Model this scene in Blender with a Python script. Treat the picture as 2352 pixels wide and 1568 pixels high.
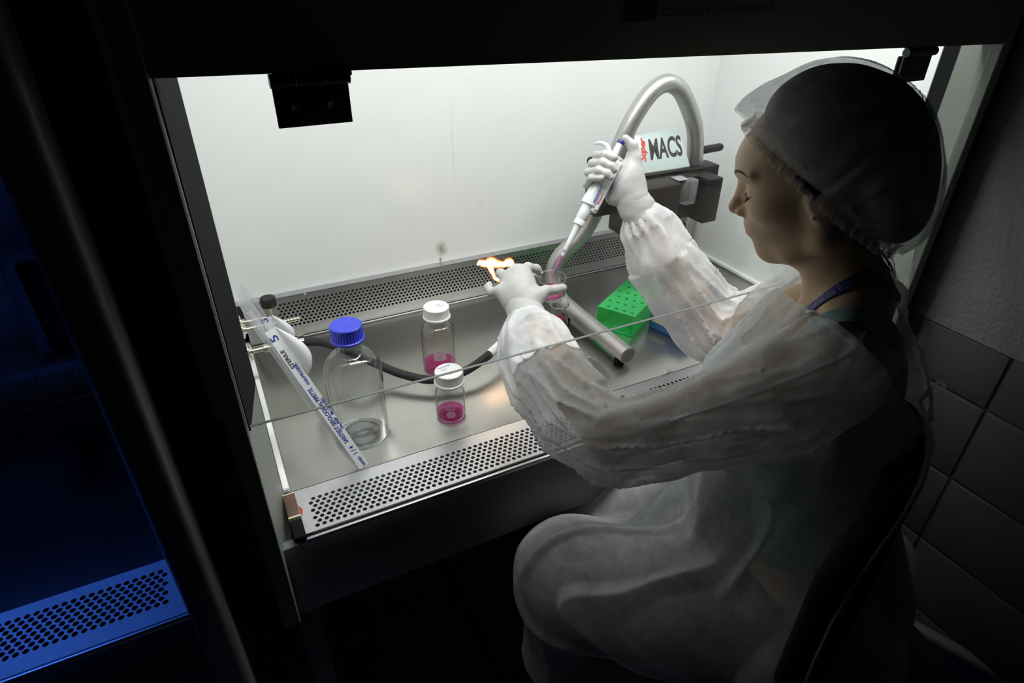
import bpy, bmesh, math, random
import numpy as np
from mathutils import Vector, Matrix
for o in list(bpy.data.objects): bpy.data.objects.remove(o)
random.seed(7); RNG = np.random.default_rng(7)
SC = bpy.context.scene
# ------------------------------------------------------------------ camera
# metres; x runs along the cabinet front, y into the cabinet, z up; the steel work surface is z = 0, the room floor z = -0.78
CAMP = np.array([0.0, 0.0, 0.76]); PPX = np.array([1176.0, 784.0])
def _axes(vx=(4489, -70), vz=(1152, 3077)):
    ff = (-((vx[0]-PPX[0])*(vz[0]-PPX[0]) + (vx[1]-PPX[1])*(vz[1]-PPX[1])))**.5
    X = np.array([vx[0]-PPX[0], vx[1]-PPX[1], ff]); X /= np.linalg.norm(X)
    D = np.array([vz[0]-PPX[0], vz[1]-PPX[1], ff]); D /= np.linalg.norm(D)
    return ff, np.stack([X, np.cross(X, D), -D])
FPX, ROT = _axes()
def PX(px, py, x=None, y=None, z=None, d=None):
    """pixel of the 2352x1568 photo -> point on the plane x=, y= or z= it stands on, or at optical depth d"""
    r = ROT @ np.array([(px-PPX[0])/FPX, (py-PPX[1])/FPX, 1.0])
    for ax, v in ((0, x), (1, y), (2, z)):
        if v is not None: return CAMP + r*((v-CAMP[ax])/r[ax])
    return CAMP + r*d
def PROJ(P):
    c = (np.atleast_2d(P)-CAMP) @ ROT
    return np.stack([PPX[0]+FPX*c[:, 0]/c[:, 2], PPX[1]+FPX*c[:, 1]/c[:, 2], c[:, 2]], 1)
cam = bpy.data.cameras.new('camera'); cam.sensor_width = 36; cam.lens = FPX/2352*36; cam.clip_start = .02
camo = bpy.data.objects.new('camera', cam); SC.collection.objects.link(camo)
m = np.eye(4); m[:3, 0] = ROT[:, 0]; m[:3, 1] = -ROT[:, 1]; m[:3, 2] = -ROT[:, 2]; m[:3, 3] = CAMP
camo.matrix_world = Matrix(m.tolist()); SC.camera = camo
# ------------------------------------------------------------------ world, lamps, exposure
SC.view_settings.view_transform = 'Standard'; SC.view_settings.look = 'None'
SC.view_settings.gamma = 1; SC.view_settings.use_curve_mapping = False; SC.view_settings.exposure = 0.0
SC.cycles.transparent_max_bounces = 24; SC.cycles.max_bounces = 10
w = bpy.data.worlds.new('dark_room'); SC.world = w; w.use_nodes = True
w.node_tree.nodes['Background'].inputs[0].default_value = (.85, 1, .8, 1)
w.node_tree.nodes['Background'].inputs[1].default_value = .0013
def area(name, loc, size, power, col, rot=(0, 0, 0), spread=180):
    l = bpy.data.lights.new(name, 'AREA'); l.shape = 'RECTANGLE'; l.size, l.size_y = size; l.energy = power; l.color = col
    l.spread = math.radians(spread)
    o = bpy.data.objects.new(name, l); o.location = loc; o.rotation_euler = rot; SC.collection.objects.link(o); return o
area('fluorescent_lamp', (.645, .82, 1.06), (1.2, .14), 12.3, (.985, 1, .99))
area('ultraviolet_lamp', (-.62, .715, .66), (.80, .03), .9, (.05, .19, 1.0), spread=75)
# ------------------------------------------------------------------ materials
MAT = {}
def nd(nt, t, **kw):
    n = nt.nodes.new(t)
    for k, v in kw.items():
        if k.startswith('i_'): n.inputs[int(k[2:])].default_value = v
        else: setattr(n, k, v)
    return n
def mat(name, col, rough=.5, metal=0, var=None, bump=None, spec=None, coat=0, aniso=0, sss=0, stretch=None, roughvar=0, trans=0):
    m = bpy.data.materials.new(name); m.use_nodes = True; nt = m.node_tree; b = nt.nodes['Principled BSDF']; L = nt.links.new
    col = tuple(col[:3])+(1,)
    b.inputs['Base Color'].default_value = col; b.inputs['Roughness'].default_value = rough; b.inputs['Metallic'].default_value = metal
    if spec is not None: b.inputs['Specular IOR Level'].default_value = spec
    if coat: b.inputs['Coat Weight'].default_value = coat; b.inputs['Coat Roughness'].default_value = .15
    if aniso: b.inputs['Anisotropic'].default_value = aniso
    if trans: b.inputs['Transmission Weight'].default_value = trans
    if sss: b.inputs['Subsurface Weight'].default_value = sss; b.inputs['Subsurface Radius'].default_value = (.012, .005, .003); b.inputs['Subsurface Scale'].default_value = .6
    tc = nd(nt, 'ShaderNodeTexCoord'); src = tc.outputs['Object']
    if stretch:
        mp = nd(nt, 'ShaderNodeMapping'); mp.inputs['Scale'].default_value = stretch; L(src, mp.inputs[0]); src = mp.outputs[0]
    if var:
        n = nd(nt, 'ShaderNodeTexNoise'); n.inputs['Scale'].default_value = var[0]; n.inputs['Detail'].default_value = 4; L(src, n.inputs['Vector'])
        mx = nd(nt, 'ShaderNodeMix', data_type='RGBA', blend_type='MULTIPLY'); mx.inputs[0].default_value = 1
        mr = nd(nt, 'ShaderNodeMapRange'); L(n.outputs[0], mr.inputs[0]); mr.inputs[1].default_value = .3; mr.inputs[2].default_value = .7
        mr.inputs[3].default_value = 1-var[1]; mr.inputs[4].default_value = 1+var[1]*.4
        mx.inputs[6].default_value = col; L(mr.outputs[0], mx.inputs[7]); L(mx.outputs[2], b.inputs['Base Color'])
        if roughvar:
            m2 = nd(nt, 'ShaderNodeMapRange'); L(n.outputs[0], m2.inputs[0]); m2.inputs[3].default_value = max(.02, rough-roughvar); m2.inputs[4].default_value = rough+roughvar
            L(m2.outputs[0], b.inputs['Roughness'])
    if bump:
        n2 = nd(nt, 'ShaderNodeTexNoise'); n2.inputs['Scale'].default_value = bump[0]; n2.inputs['Detail'].default_value = 3; L(src, n2.inputs['Vector'])
        bp = nd(nt, 'ShaderNodeBump'); bp.inputs['Strength'].default_value = bump[1]; bp.inputs['Distance'].default_value = bump[2] if len(bump) > 2 else .002
        L(n2.outputs[0], bp.inputs['Height']); L(bp.outputs[0], b.inputs['Normal'])
    MAT[name] = m; return m
def thin(name, tint=(.97, .98, .98), edge=(.62, .66, .66), ior=1.5, rough=.02, milk=0, milkcol=(.9, .9, .9), gain=1.0):
    """thin clear wall: transparent + mirror reflection by the Fresnel law, walls look darker where seen along them; milk adds haze"""
    m = bpy.data.materials.new(name); m.use_nodes = True; nt = m.node_tree; nt.nodes.clear(); L = nt.links.new
    lw = nd(nt, 'ShaderNodeLayerWeight'); lw.inputs[0].default_value = .28
    mx = nd(nt, 'ShaderNodeMix', data_type='RGBA'); mx.inputs[6].default_value = tint+(1,); mx.inputs[7].default_value = edge+(1,)
    pw = nd(nt, 'ShaderNodeMath', operation='POWER'); pw.inputs[1].default_value = 3.0; lw.inputs[0].default_value = .5; L(lw.outputs['Facing'], pw.inputs[0]); L(pw.outputs[0], mx.inputs[0])
    tr = nd(nt, 'ShaderNodeBsdfTransparent'); L(mx.outputs[2], tr.inputs[0])
    gl = nd(nt, 'ShaderNodeBsdfGlossy'); gl.inputs['Roughness'].default_value = rough
    fr = nd(nt, 'ShaderNodeFresnel'); ge = nd(nt, 'ShaderNodeNewGeometry'); io = nd(nt, 'ShaderNodeMix'); io.inputs[2].default_value = ior; io.inputs[3].default_value = 1/ior
    L(ge.outputs['Backfacing'], io.inputs[0]); L(io.outputs[0], fr.inputs[0])   # same reflection seen from either side of the wall
    mu = nd(nt, 'ShaderNodeMath', operation='MULTIPLY'); mu.inputs[1].default_value = gain; L(fr.outputs[0], mu.inputs[0])
    ms = nd(nt, 'ShaderNodeMixShader'); L(mu.outputs[0], ms.inputs[0]); L(tr.outputs[0], ms.inputs[1]); L(gl.outputs[0], ms.inputs[2])
    out = nd(nt, 'ShaderNodeOutputMaterial'); last = ms
    if milk:
        df = nd(nt, 'ShaderNodeBsdfDiffuse'); df.inputs[0].default_value = milkcol+(1,)
        tl = nd(nt, 'ShaderNodeBsdfTranslucent'); tl.inputs[0].default_value = milkcol+(1,)
        m1 = nd(nt, 'ShaderNodeMixShader'); m1.inputs[0].default_value = .5; L(df.outputs[0], m1.inputs[1]); L(tl.outputs[0], m1.inputs[2])
        m2 = nd(nt, 'ShaderNodeMixShader'); m2.inputs[0].default_value = milk; L(ms.outputs[0], m2.inputs[1]); L(m1.outputs[0], m2.inputs[2]); last = m2
    L(last.outputs[0], out.inputs[0]); MAT[name] = m; return m
def cloth(name, col, cover, coverrange=.2, fscale=260, tl=.5, fold=None):
    """thin non-woven fabric: lets part of the light straight through, scatters the rest to both sides; fibre noise makes it uneven"""
    m = bpy.data.materials.new(name); m.use_nodes = True; nt = m.node_tree; nt.nodes.clear(); L = nt.links.new
    tc = nd(nt, 'ShaderNodeTexCoord')
    n1 = nd(nt, 'ShaderNodeTexNoise'); n1.inputs['Scale'].default_value = fscale; n1.inputs['Detail'].default_value = 5; n1.inputs['Roughness'].default_value = .7; n1.inputs['Distortion'].default_value = 1.5
    n2 = nd(nt, 'ShaderNodeTexNoise'); n2.inputs['Scale'].default_value = fscale*.07; n2.inputs['Detail'].default_value = 6; n2.inputs['Distortion'].default_value = 2.5
    L(tc.outputs['Object'], n1.inputs[0]); L(tc.outputs['Object'], n2.inputs[0])
    ad = nd(nt, 'ShaderNodeMath', operation='ADD'); L(n1.outputs[0], ad.inputs[0]); L(n2.outputs[0], ad.inputs[1])
    n3 = nd(nt, 'ShaderNodeTexNoise'); n3.inputs['Scale'].default_value = fscale*.05; n3.inputs['Detail'].default_value = 2; n3.inputs['Distortion'].default_value = .6; L(tc.outputs['Object'], n3.inputs[0])
    c1 = nd(nt, 'ShaderNodeMath', operation='SUBTRACT'); L(n3.outputs[0], c1.inputs[0]); c1.inputs[1].default_value = .5
    c2 = nd(nt, 'ShaderNodeMath', operation='ABSOLUTE'); L(c1.outputs[0], c2.inputs[0])
    crease = nd(nt, 'ShaderNodeMapRange'); L(c2.outputs[0], crease.inputs[0]); crease.inputs[1].default_value = 0; crease.inputs[2].default_value = .022; crease.inputs[3].default_value = 1; crease.inputs[4].default_value = 0
    mr = nd(nt, 'ShaderNodeMapRange'); L(ad.outputs[0], mr.inputs[0]); mr.inputs[1].default_value = .7; mr.inputs[2].default_value = 1.3
    mr.inputs[3].default_value = cover-coverrange; mr.inputs[4].default_value = cover+coverrange
    if fold:   # gathered cloth lies double along its folds
        at = nd(nt, 'ShaderNodeAttribute', attribute_name='fold'); m0 = nd(nt, 'ShaderNodeMath', operation='MULTIPLY_ADD', use_clamp=True); L(at.outputs['Fac'], m0.inputs[0]); m0.inputs[1].default_value = fold; L(mr.outputs[0], m0.inputs[2]); mr = m0
        m3 = nd(nt, 'ShaderNodeMath', operation='MULTIPLY_ADD', use_clamp=True); L(crease.outputs[0], m3.inputs[0]); m3.inputs[1].default_value = .05; L(mr.outputs[0], m3.inputs[2]); mr = m3
    tr = nd(nt, 'ShaderNodeBsdfTransparent')
    df = nd(nt, 'ShaderNodeBsdfDiffuse'); df.inputs[0].default_value = col+(1,)
    tb = nd(nt, 'ShaderNodeBsdfTranslucent'); tb.inputs[0].default_value = col+(1,)
    bp = nd(nt, 'ShaderNodeBump'); bp.inputs['Strength'].default_value = .35; bp.inputs['Distance'].default_value = .004; hs2 = nd(nt, 'ShaderNodeMath', operation='MULTIPLY_ADD'); L(crease.outputs[0], hs2.inputs[0]); hs2.inputs[1].default_value = .10; L(n2.outputs[0], hs2.inputs[2]); L(hs2.outputs[0], bp.inputs['Height'])
    L(bp.outputs[0], df.inputs['Normal']); L(bp.outputs[0], tb.inputs['Normal'])
    m1 = nd(nt, 'ShaderNodeMixShader'); m1.inputs[0].default_value = tl; L(df.outputs[0], m1.inputs[1]); L(tb.outputs[0], m1.inputs[2])
    m2 = nd(nt, 'ShaderNodeMixShader'); L(mr.outputs[0], m2.inputs[0]); L(tr.outputs[0], m2.inputs[1]); L(m1.outputs[0], m2.inputs[2])
    out = nd(nt, 'ShaderNodeOutputMaterial'); L(m2.outputs[0], out.inputs[0]); MAT[name] = m; return m
def emis(name, col, st):
    m = bpy.data.materials.new(name); m.use_nodes = True; nt = m.node_tree; nt.nodes.clear()
    e = nd(nt, 'ShaderNodeEmission'); e.inputs[0].default_value = col+(1,); e.inputs[1].default_value = st
    out = nd(nt, 'ShaderNodeOutputMaterial'); nt.links.new(e.outputs[0], out.inputs[0]); MAT[name] = m; return m
mat('steel_work', (.43, .425, .395), .29, 1, var=(3, .10), bump=(90, .05, .001), stretch=(.25, 3, 1), roughvar=.06)
mat('steel_plate', (.57, .57, .58), .38, 1, var=(6, .12), bump=(160, .06, .0006), roughvar=.05)
mat('steel_blued', (.30, .30, .32), .22, 1, var=(3, .1), stretch=(.25, 3, 1))
mat('grille_satin', (.55, .55, .56), .55, .15, var=(20, .1))
mat('steel_dark', (.33, .33, .32), .45, .6)
mat('steel_tube', (.50, .49, .48), .42, .85, var=(60, .08), bump=(700, .12, .0004))
mat('chrome', (.78, .76, .70), .18, 1, var=(40, .1))
mat('brass_nickel', (.62, .57, .44), .28, 1, var=(30, .2))
mat('enamel_white', (.81, .815, .81), .30, 0, var=(2.5, .03), bump=(14, .03, .004), spec=.4)
mat('paint_grey', (.20, .22, .195), .42, 0, var=(8, .06), bump=(350, .15, .0006))
mat('paint_dark', (.13, .14, .12), .5, 0, var=(8, .06), bump=(350, .12, .0006))
mat('black_rubber', (.010, .010, .011), .8, 0, bump=(300, .2, .0005), spec=.06)
mat('black_plastic', (.020, .018, .017), .42, 0, spec=.3, var=(12, .15), bump=(500, .15, .0004))
mat('charcoal_plastic', (.020, .0175, .016), .42, 0, spec=.22, var=(5, .12), bump=(500, .18, .0004))
mat('hinge_metal', (.06, .06, .06), .4, .5)
mat('brown_wood', (.12, .065, .045), .5, 0, var=(40, .5), stretch=(.3, 2, 1))
mat('cream_edge', (.70, .62, .38), .6)
mat('ink_black', (.012, .012, .012), .5); mat('ink_blue', (.03, .05, .35), .5); mat('ink_red', (.55, .04, .02), .5); mat('ink_dark', (.022, .024, .02), .6)
mat('paper_white', (.80, .80, .82), .7, 0, var=(50, .04), bump=(120, .2, .0006))
mat('blue_cap', (.035, .055, .62), .35, 0, var=(30, .08)); mat('white_cap', (.80, .79, .76), .45, 0, var=(30, .05))
mat('pipette_white', (.80, .81, .83), .32, 0, var=(20, .03)); mat('pipette_blue', (.03, .03, .22), .3)
mat('sign_face', (.42, .49, .49), .3, 0, var=(6, .06), coat=.4)
mat('rack_blue', (.025, .115, .36), .45, 0, var=(15, .12)); mat('tape_beige', (.62, .55, .36), .7)
mat('hose_black', (.014, .014, .015), .6, 0, bump=(420, .9, .002))
mat('wall_paint', (.34, .34, .345), .75, 0, var=(5, .10), bump=(95, .9, .004)); mat('mortar', (.10, .10, .105), .9, 0, bump=(120, .5, .003))
mat('block_paint', (.145, .145, .155), .65, 0, var=(7, .12), bump=(60, .35, .003))
mat('tile_floor', (.35, .35, .35), .35, 0, var=(6, .1)); mat('grout', (.10, .10, .10), .9)
mat('chair_cloth', (.010, .010, .011), .9, 0, bump=(500, .5, .001)); mat('piping_grey', (.25, .25, .26), .5)
mat('device_blue', (.008, .012, .05), .4); mat('device_white', (.30, .30, .31), .45)
mat('device_shell', (.42, .45, .50), .4, 0, var=(10, .05))
mat('shoe_black', (.01, .01, .01), .5)
thin('pane_glass', tint=(.975, .985, .98), edge=(.80, .86, .84)); mat('pane_edge', (.24, .26, .25), .15, 0, spec=.8)
thin('bottle_glass', tint=(.975, .985, .985), edge=(.10, .12, .12), gain=1.7)
thin('beaker_glass', tint=(.96, .97, .96), edge=(.12, .14, .13), gain=2.0)
thin('water', tint=(.975, .98, .985), edge=(.86, .88, .90), ior=1.20)
thin('film_clear', tint=(.93, .93, .95), edge=(.75, .75, .78), ior=1.45, rough=.12, milk=.30, milkcol=(.82, .82, .86))
thin('tip_plastic', tint=(.93, .93, .94), edge=(.6, .6, .62), ior=1.4, rough=.15, milk=.25, milkcol=(.85, .85, .87))
thin('medium_pink', tint=(.97, .45, .78), edge=(.75, .05, .35), ior=1.33, milk=.26, milkcol=(.85, .06, .45))
thin('medium_red', tint=(.75, .05, .10), edge=(.45, .02, .05), ior=1.33, milk=.55, milkcol=(.42, .012, .04))
thin('tip_pink', tint=(.80, .12, .70), edge=(.55, .05, .45), ior=1.33, milk=.5, milkcol=(.62, .05, .52))
thin('rack_green', tint=(.10, .75, .22), edge=(.05, .55, .15), ior=1.4, rough=.3, milk=.78, milkcol=(.085, .80, .25))
cloth('etched_white', (.85, .85, .85), .55, .1, 500)
# ------------------------------------------------------------------ mesh helpers
BASE = {}
def link(o): SC.collection.objects.link(o); return o
def thing(name, label, cat, loc, group=None):
    o = bpy.data.objects.new(name, None); o.empty_display_size = .02; o.location = tuple(loc); link(o)
    o['label'] = label; o['category'] = cat
    if group: o['group'] = group
    BASE[o.name] = np.array(loc, float); return o
def part(name, V, F, material, parent=None, smooth=False, label=None, loc=None, sharp=None):
    """one mesh object from world-space vertices; parented to its thing or part"""
    base = BASE[parent.name] if parent is not None else (np.array(loc, float) if loc is not None else np.zeros(3))
    V = np.asarray(V, float)-base
    me = bpy.data.meshes.new(name); me.from_pydata(V.tolist(), [], [tuple(int(i) for i in f) for f in F]); me.validate()
    me.update()
    if smooth: me.polygons.foreach_set('use_smooth', [True]*len(me.polygons))
    o = bpy.data.objects.new(name, me); link(o)
    if material: me.materials.append(MAT[material] if isinstance(material, str) else material)
    if parent is not None: o.parent = parent
    elif loc is not None: o.location = tuple(loc)
    BASE[o.name] = base
    if label: o['label'] = label
    if smooth and sharp:
        try: me.set_sharp_from_angle(angle=math.radians(sharp))
        except Exception: pass
    return o
def tag(o, label, cat, group=None, kind=None):
    if label: o['label'] = label
    if cat: o['category'] = cat
    if group: o['group'] = group
    if kind: o['kind'] = kind
    return o
def boxm(lo, hi, bevel=0, seg=2, M=None):
    bm = bmesh.new(); lo = np.array(lo, float); hi = np.array(hi, float)
    bmesh.ops.create_cube(bm, size=1)
    for v in bm.verts: v.co = Vector(((lo+hi)/2+np.array(v.co)*(hi-lo)).tolist())
    if bevel: bmesh.ops.bevel(bm, geom=list(bm.edges), offset=bevel, segments=seg, affect='EDGES', profile=.5, clamp_overlap=True)
    bm.verts.index_update()
    V = np.array([v.co[:] for v in bm.verts]); F = [[v.index for v in f.verts] for f in bm.faces]; bm.free()
    if M is not None: V = V @ M[:3, :3].T + M[:3, 3]
    return V, F
def box(name, lo, hi, material, parent=None, bevel=.0015, seg=2, M=None, **k):
    V, F = boxm(lo, hi, bevel, seg, M); return part(name, V, F, material, parent, smooth=bevel > 0, sharp=50 if bevel > 0 else None, **k)
def frame(origin, xdir, zdir):
    """4x4 with columns x, y, z (z kept, x made square to it)"""
    z = np.array(zdir, float); z /= np.linalg.norm(z); x = np.array(xdir, float); x -= z*(x@z); x /= np.linalg.norm(x)
    M = np.eye(4); M[:3, 0] = x; M[:3, 1] = np.cross(z, x); M[:3, 2] = z; M[:3, 3] = origin; return M
def xf(V, M): return np.asarray(V, float) @ M[:3, :3].T + M[:3, 3]
def merge(*parts):
    V = []; F = []; n = 0
    for v, f in parts:
        V.append(np.asarray(v, float)); F += [[i+n for i in q] for q in f]; n += len(v)
    return np.concatenate(V), F
def lathe(prof, n=40, closed=False, rib=None):
    """prof [(r, z)...] turned round z; r == 0 closes to a point; rib=(i0, i1, count, depth) ribs those rings"""
    V = []; F = []; rows = []
    for i, (r, z) in enumerate(prof):
        if r < 1e-6: rows.append([len(V)]); V.append((0, 0, z)); continue
        row = []
        for k in range(n):
            a = 2*math.pi*k/n; rr = r
            if rib and rib[0] <= i <= rib[1]: rr = r-rib[3]*(.5+.5*math.cos(rib[2]*a))
            row.append(len(V)); V.append((rr*math.cos(a), rr*math.sin(a), z))
        rows.append(row)
    for a, b in zip(rows[:-1], rows[1:]):
        if len(a) == 1 and len(b) == 1: continue
        for k in range(n):
            k2 = (k+1) % n
            if len(a) == 1: F.append([a[0], b[k2], b[k]][::-1])
            elif len(b) == 1: F.append([a[k], a[k2], b[0]])
            else: F.append([a[k], a[k2], b[k2], b[k]])
    return np.array(V), F
def spline(P, n, closed=False):
    P = np.asarray(P, float); N = len(P); out = []
    t = np.linspace(0, N-1, n)
    for u in t:
        i = min(int(u), N-2); s = u-i
        p0 = P[max(i-1, 0)]; p1 = P[i]; p2 = P[i+1]; p3 = P[min(i+2, N-1)]
        out.append(.5*((2*p1)+(-p0+p2)*s+(2*p0-5*p1+4*p2-p3)*s*s+(-p0+3*p1-3*p2+p3)*s**3))
    return np.array(out)
def tube(P, R, n=14, cap=True, samples=None, up=None, flat=1.0):
    """swept tube along P with radius R (number or list); flat squeezes it along its second axis"""
    P = np.asarray(P, float); R = np.full(len(P), R, float) if np.isscalar(R) else np.asarray(R, float)
    if samples: Q = spline(np.c_[P, R], samples); P, R = Q[:, :3], Q[:, 3]
    T = np.gradient(P, axis=0); T /= np.linalg.norm(T, axis=1)[:, None]
    u = np.array(up, float) if up is not None else (np.array([0, 0, 1.]) if abs(T[0][2]) < .9 else np.array([1., 0, 0]))
    V = []; F = []
    for i in range(len(P)):
        u = u-T[i]*(u@T[i]); u /= np.linalg.norm(u); v = np.cross(T[i], u)
        for k in range(n):
            a = 2*math.pi*k/n; V.append(P[i]+R[i]*(math.cos(a)*u*flat+math.sin(a)*v))
    for i in range(len(P)-1):
        for k in range(n):
            k2 = (k+1) % n; F.append([i*n+k, i*n+k2, (i+1)*n+k2, (i+1)*n+k])
    if cap: F.append(list(range(n))[::-1]); F.append([(len(P)-1)*n+k for k in range(n)])
    return np.array(V), F
def strip(P, A, width, thick=.0006):
    """ribbon along P, A = width direction per point, thickness along the third axis"""
    P = np.asarray(P, float); A = np.asarray(A, float)
    if A.ndim == 1: A = np.tile(A, (len(P), 1))
    T = np.gradient(P, axis=0); T /= np.linalg.norm(T, axis=1)[:, None]
    A = A-T*np.sum(A*T, 1)[:, None]; A /= np.linalg.norm(A, axis=1)[:, None]; N = np.cross(T, A)
    wd = np.full(len(P), width) if np.isscalar(width) else np.asarray(width)
    V = np.stack([P-A*wd[:, None]/2-N*thick/2, P+A*wd[:, None]/2-N*thick/2, P+A*wd[:, None]/2+N*thick/2, P-A*wd[:, None]/2+N*thick/2], 1).reshape(-1, 3)
    F = []
    for i in range(len(P)-1):
        for k in range(4): F.append([i*4+k, i*4+(k+1) % 4, i*4+4+(k+1) % 4, i*4+4+k])
    F.append([3, 2, 1, 0]); e = (len(P)-1)*4; F.append([e, e+1, e+2, e+3])
    return V, F
def textm(s, size=1, shear=0, offset=0, extrude=0, spacing=1.0, align='LEFT'):
    c = bpy.data.curves.new('lettering', 'FONT'); c.body = s; c.size = size; c.shear = shear; c.offset = offset; c.extrude = extrude; c.space_character = spacing; c.align_x = align
    c.resolution_u = 3
    o = bpy.data.objects.new('lettering', c); link(o); bpy.context.view_layer.update()
    me = bpy.data.meshes.new_from_object(o.evaluated_get(bpy.context.evaluated_depsgraph_get()))
    V = np.array([v.co[:] for v in me.vertices]).reshape(-1, 3); F = [list(p.vertices) for p in me.polygons]
    bpy.data.objects.remove(o); bpy.data.curves.remove(c); bpy.data.meshes.remove(me); return V, F
def text(name, s, size, M, material, parent, fit=None, **k):
    V, F = textm(s, size, **k)
    if fit: V[:, 0] *= fit/max(1e-6, V[:, 0].max()-V[:, 0].min())
    return part(name, xf(V, M), F, material, parent)
def perforated(x0, x1, v0, v1, hx0, hx1, hv0, rows, pitch, rowp, rad, thick, M, seg=12):
    """flat plate in (x, v) with staggered round holes; M maps (x, v, w) to the world, holes run along -w"""
    V = []; F = []
    def quad(a, b, c, d):
        n = len(V); V.extend([(a, b, 0), (c, b, 0), (c, d, 0), (a, d, 0)]); F.append([n, n+1, n+2, n+3])
    vlo = hv0-rowp/2; vhi = hv0+(rows-.5)*rowp
    quad(x0, v0, x1, vlo); quad(x0, vhi, x1, v1)
    ang = [2*math.pi*(k+.5)/seg for k in range(seg)]
    for r in range(rows):
        off = pitch/2 if r % 2 else 0; cy = hv0+r*rowp; n = int((hx1-hx0-off)/pitch+1e-6)+1
        s = hx0+off-pitch/2; e = s+n*pitch
        quad(x0, cy-rowp/2, s, cy+rowp/2); quad(e, cy-rowp/2, x1, cy+rowp/2)
        for i in range(n):
            cx = hx0+off+i*pitch; b = len(V)
            for a in ang: V.append((cx+rad*math.cos(a), cy+rad*math.sin(a), 0))
            for a in ang: V.append((cx+rad*math.cos(a), cy+rad*math.sin(a), -thick))
            for a in ang:
                c, sn = math.cos(a), math.sin(a); k = min(pitch/2/max(abs(c), 1e-9), rowp/2/max(abs(sn), 1e-9)); V.append((cx+k*c, cy+k*sn, 0))
            # corners
            cor = [(cx+pitch/2, cy+rowp/2, 0), (cx-pitch/2, cy+rowp/2, 0), (cx-pitch/2, cy-rowp/2, 0), (cx+pitch/2, cy-rowp/2, 0)]
            cb = len(V); V.extend(cor); ca = [math.atan2(rowp, pitch), math.pi-math.atan2(rowp, pitch), math.pi+math.atan2(rowp, pitch), 2*math.pi-math.atan2(rowp, pitch)]
            for k in range(seg):
                k2 = (k+1) % seg; a0, a1 = ang[k], ang[k2] if k2 else ang[0]+2*math.pi
                mid = [cb+j for j in range(4) if a0 < ca[j] < a1 or a0 < ca[j]+2*math.pi < a1]
                F.append([b+k, b+2*seg+k]+mid+[b+2*seg+k2, b+k2]); F.append([b+k, b+k2, b+seg+k2, b+seg+k])
    return xf(V, M), F
# ------------------------------------------------------------------ the room
def struct(o): o['kind'] = 'structure'; return o
fl = struct(box('floor', (-2.4, -1.2, -.90), (1.40, 2.2, -.792), 'grout', bevel=0))
tile_me = None
for i in range(5):
    for j in range(5):
        x0, y0 = 1.40-.34*(i+1), -.02+.34*j
        o = box('tile', (x0+.002, y0+.002, -.792), (x0+.338, y0+.338, -.78), 'tile_floor', fl, bevel=.0015, seg=1)
wr = struct(box('wall_right', (1.4055, -1.2, -.792), (1.56, 2.2, .067), 'mortar', bevel=0))
pl = part('plaster', *boxm((1.399, -1.2, .067), (1.56, 2.2, 2.2)), 'wall_paint', wr)
zj = [.067, -.07, -.27, -.47, -.67, -.792]
for a, b in zip(zj[1:], zj[:-1]):
    for k in range(6):
        y0 = .487+.4*(k-3)
        dx = float(RNG.uniform(-.001, .001))
        box('concrete_block', (1.40+dx, y0+.0025, a+.0025), (1.414, y0+.3975, b-.0025), 'block_paint', wr, bevel=.004, seg=2)
# ------------------------------------------------------------------ main cabinet
m = mat('enamel_back', (.81, .815, .81), .22, 0, spec=.5); nt = m.node_tree; L = nt.links.new; bs = nt.nodes['Principled BSDF']
geo = nd(nt, 'ShaderNodeNewGeometry'); prev = None
for c, r, colr in ((PX(1015, 570, y=1.345), (.017, 1, .022), (.30, .23, .10)), (PX(1012, 596, y=1.345), (.005, 1, .011), (.10, .075, .03)), (PX(1040, 340, y=1.345), (.004, 1, .12), (.72, .72, .66)), (PX(1103, 466, y=1.345), (.007, 1, .004), (.6, .6, .55))):
    sb = nd(nt, 'ShaderNodeVectorMath', operation='SUBTRACT'); L(geo.outputs['Position'], sb.inputs[0]); sb.inputs[1].default_value = c.tolist()
    dv = nd(nt, 'ShaderNodeVectorMath', operation='DIVIDE'); L(sb.outputs[0], dv.inputs[0]); dv.inputs[1].default_value = r
    ns = nd(nt, 'ShaderNodeTexNoise'); ns.inputs['Scale'].default_value = 60; L(geo.outputs['Position'], ns.inputs['Vector'])
    ln = nd(nt, 'ShaderNodeVectorMath', operation='LENGTH'); L(dv.outputs[0], ln.inputs[0])
    ad = nd(nt, 'ShaderNodeMath', operation='ADD'); L(ln.outputs['Value'], ad.inputs[0]); L(ns.outputs[0], ad.inputs[1])
    mr = nd(nt, 'ShaderNodeMapRange'); L(ad.outputs[0], mr.inputs[0]); mr.inputs[1].default_value = 1.55; mr.inputs[2].default_value = .55; mr.inputs[3].default_value = 0; mr.inputs[4].default_value = .85
    mx = nd(nt, 'ShaderNodeMix', data_type='RGBA'); L(mr.outputs[0], mx.inputs[0]); mx.inputs[7].default_value = colr+(1,)
    if prev is None: mx.inputs[6].default_value = (.81, .815, .81, 1)
    else: L(prev, mx.inputs[6])
    prev = mx.outputs[2]
L(prev, bs.inputs['Base Color'])
CAB = thing('laminar_flow_cabinet', 'lit white clean bench cabinet with glass sash, steel tray and perforated grilles', 'cabinet', (.645, 1.0, -.78))
RX = 1.29
ws = box('work_surface', (0, .822, -.014), (RX, 1.335, 0), 'steel_work', CAB, bevel=.001)
box('surface_edge', (0, 1.316, 0), (RX, 1.3205, .0035), 'steel_plate', CAB, bevel=.001)
box('back_wall', (-.01, 1.345, .107), (RX+.01, 1.365, 1.09), m, CAB, bevel=0, label='white enamel back wall with a small brown burn stain')
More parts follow.
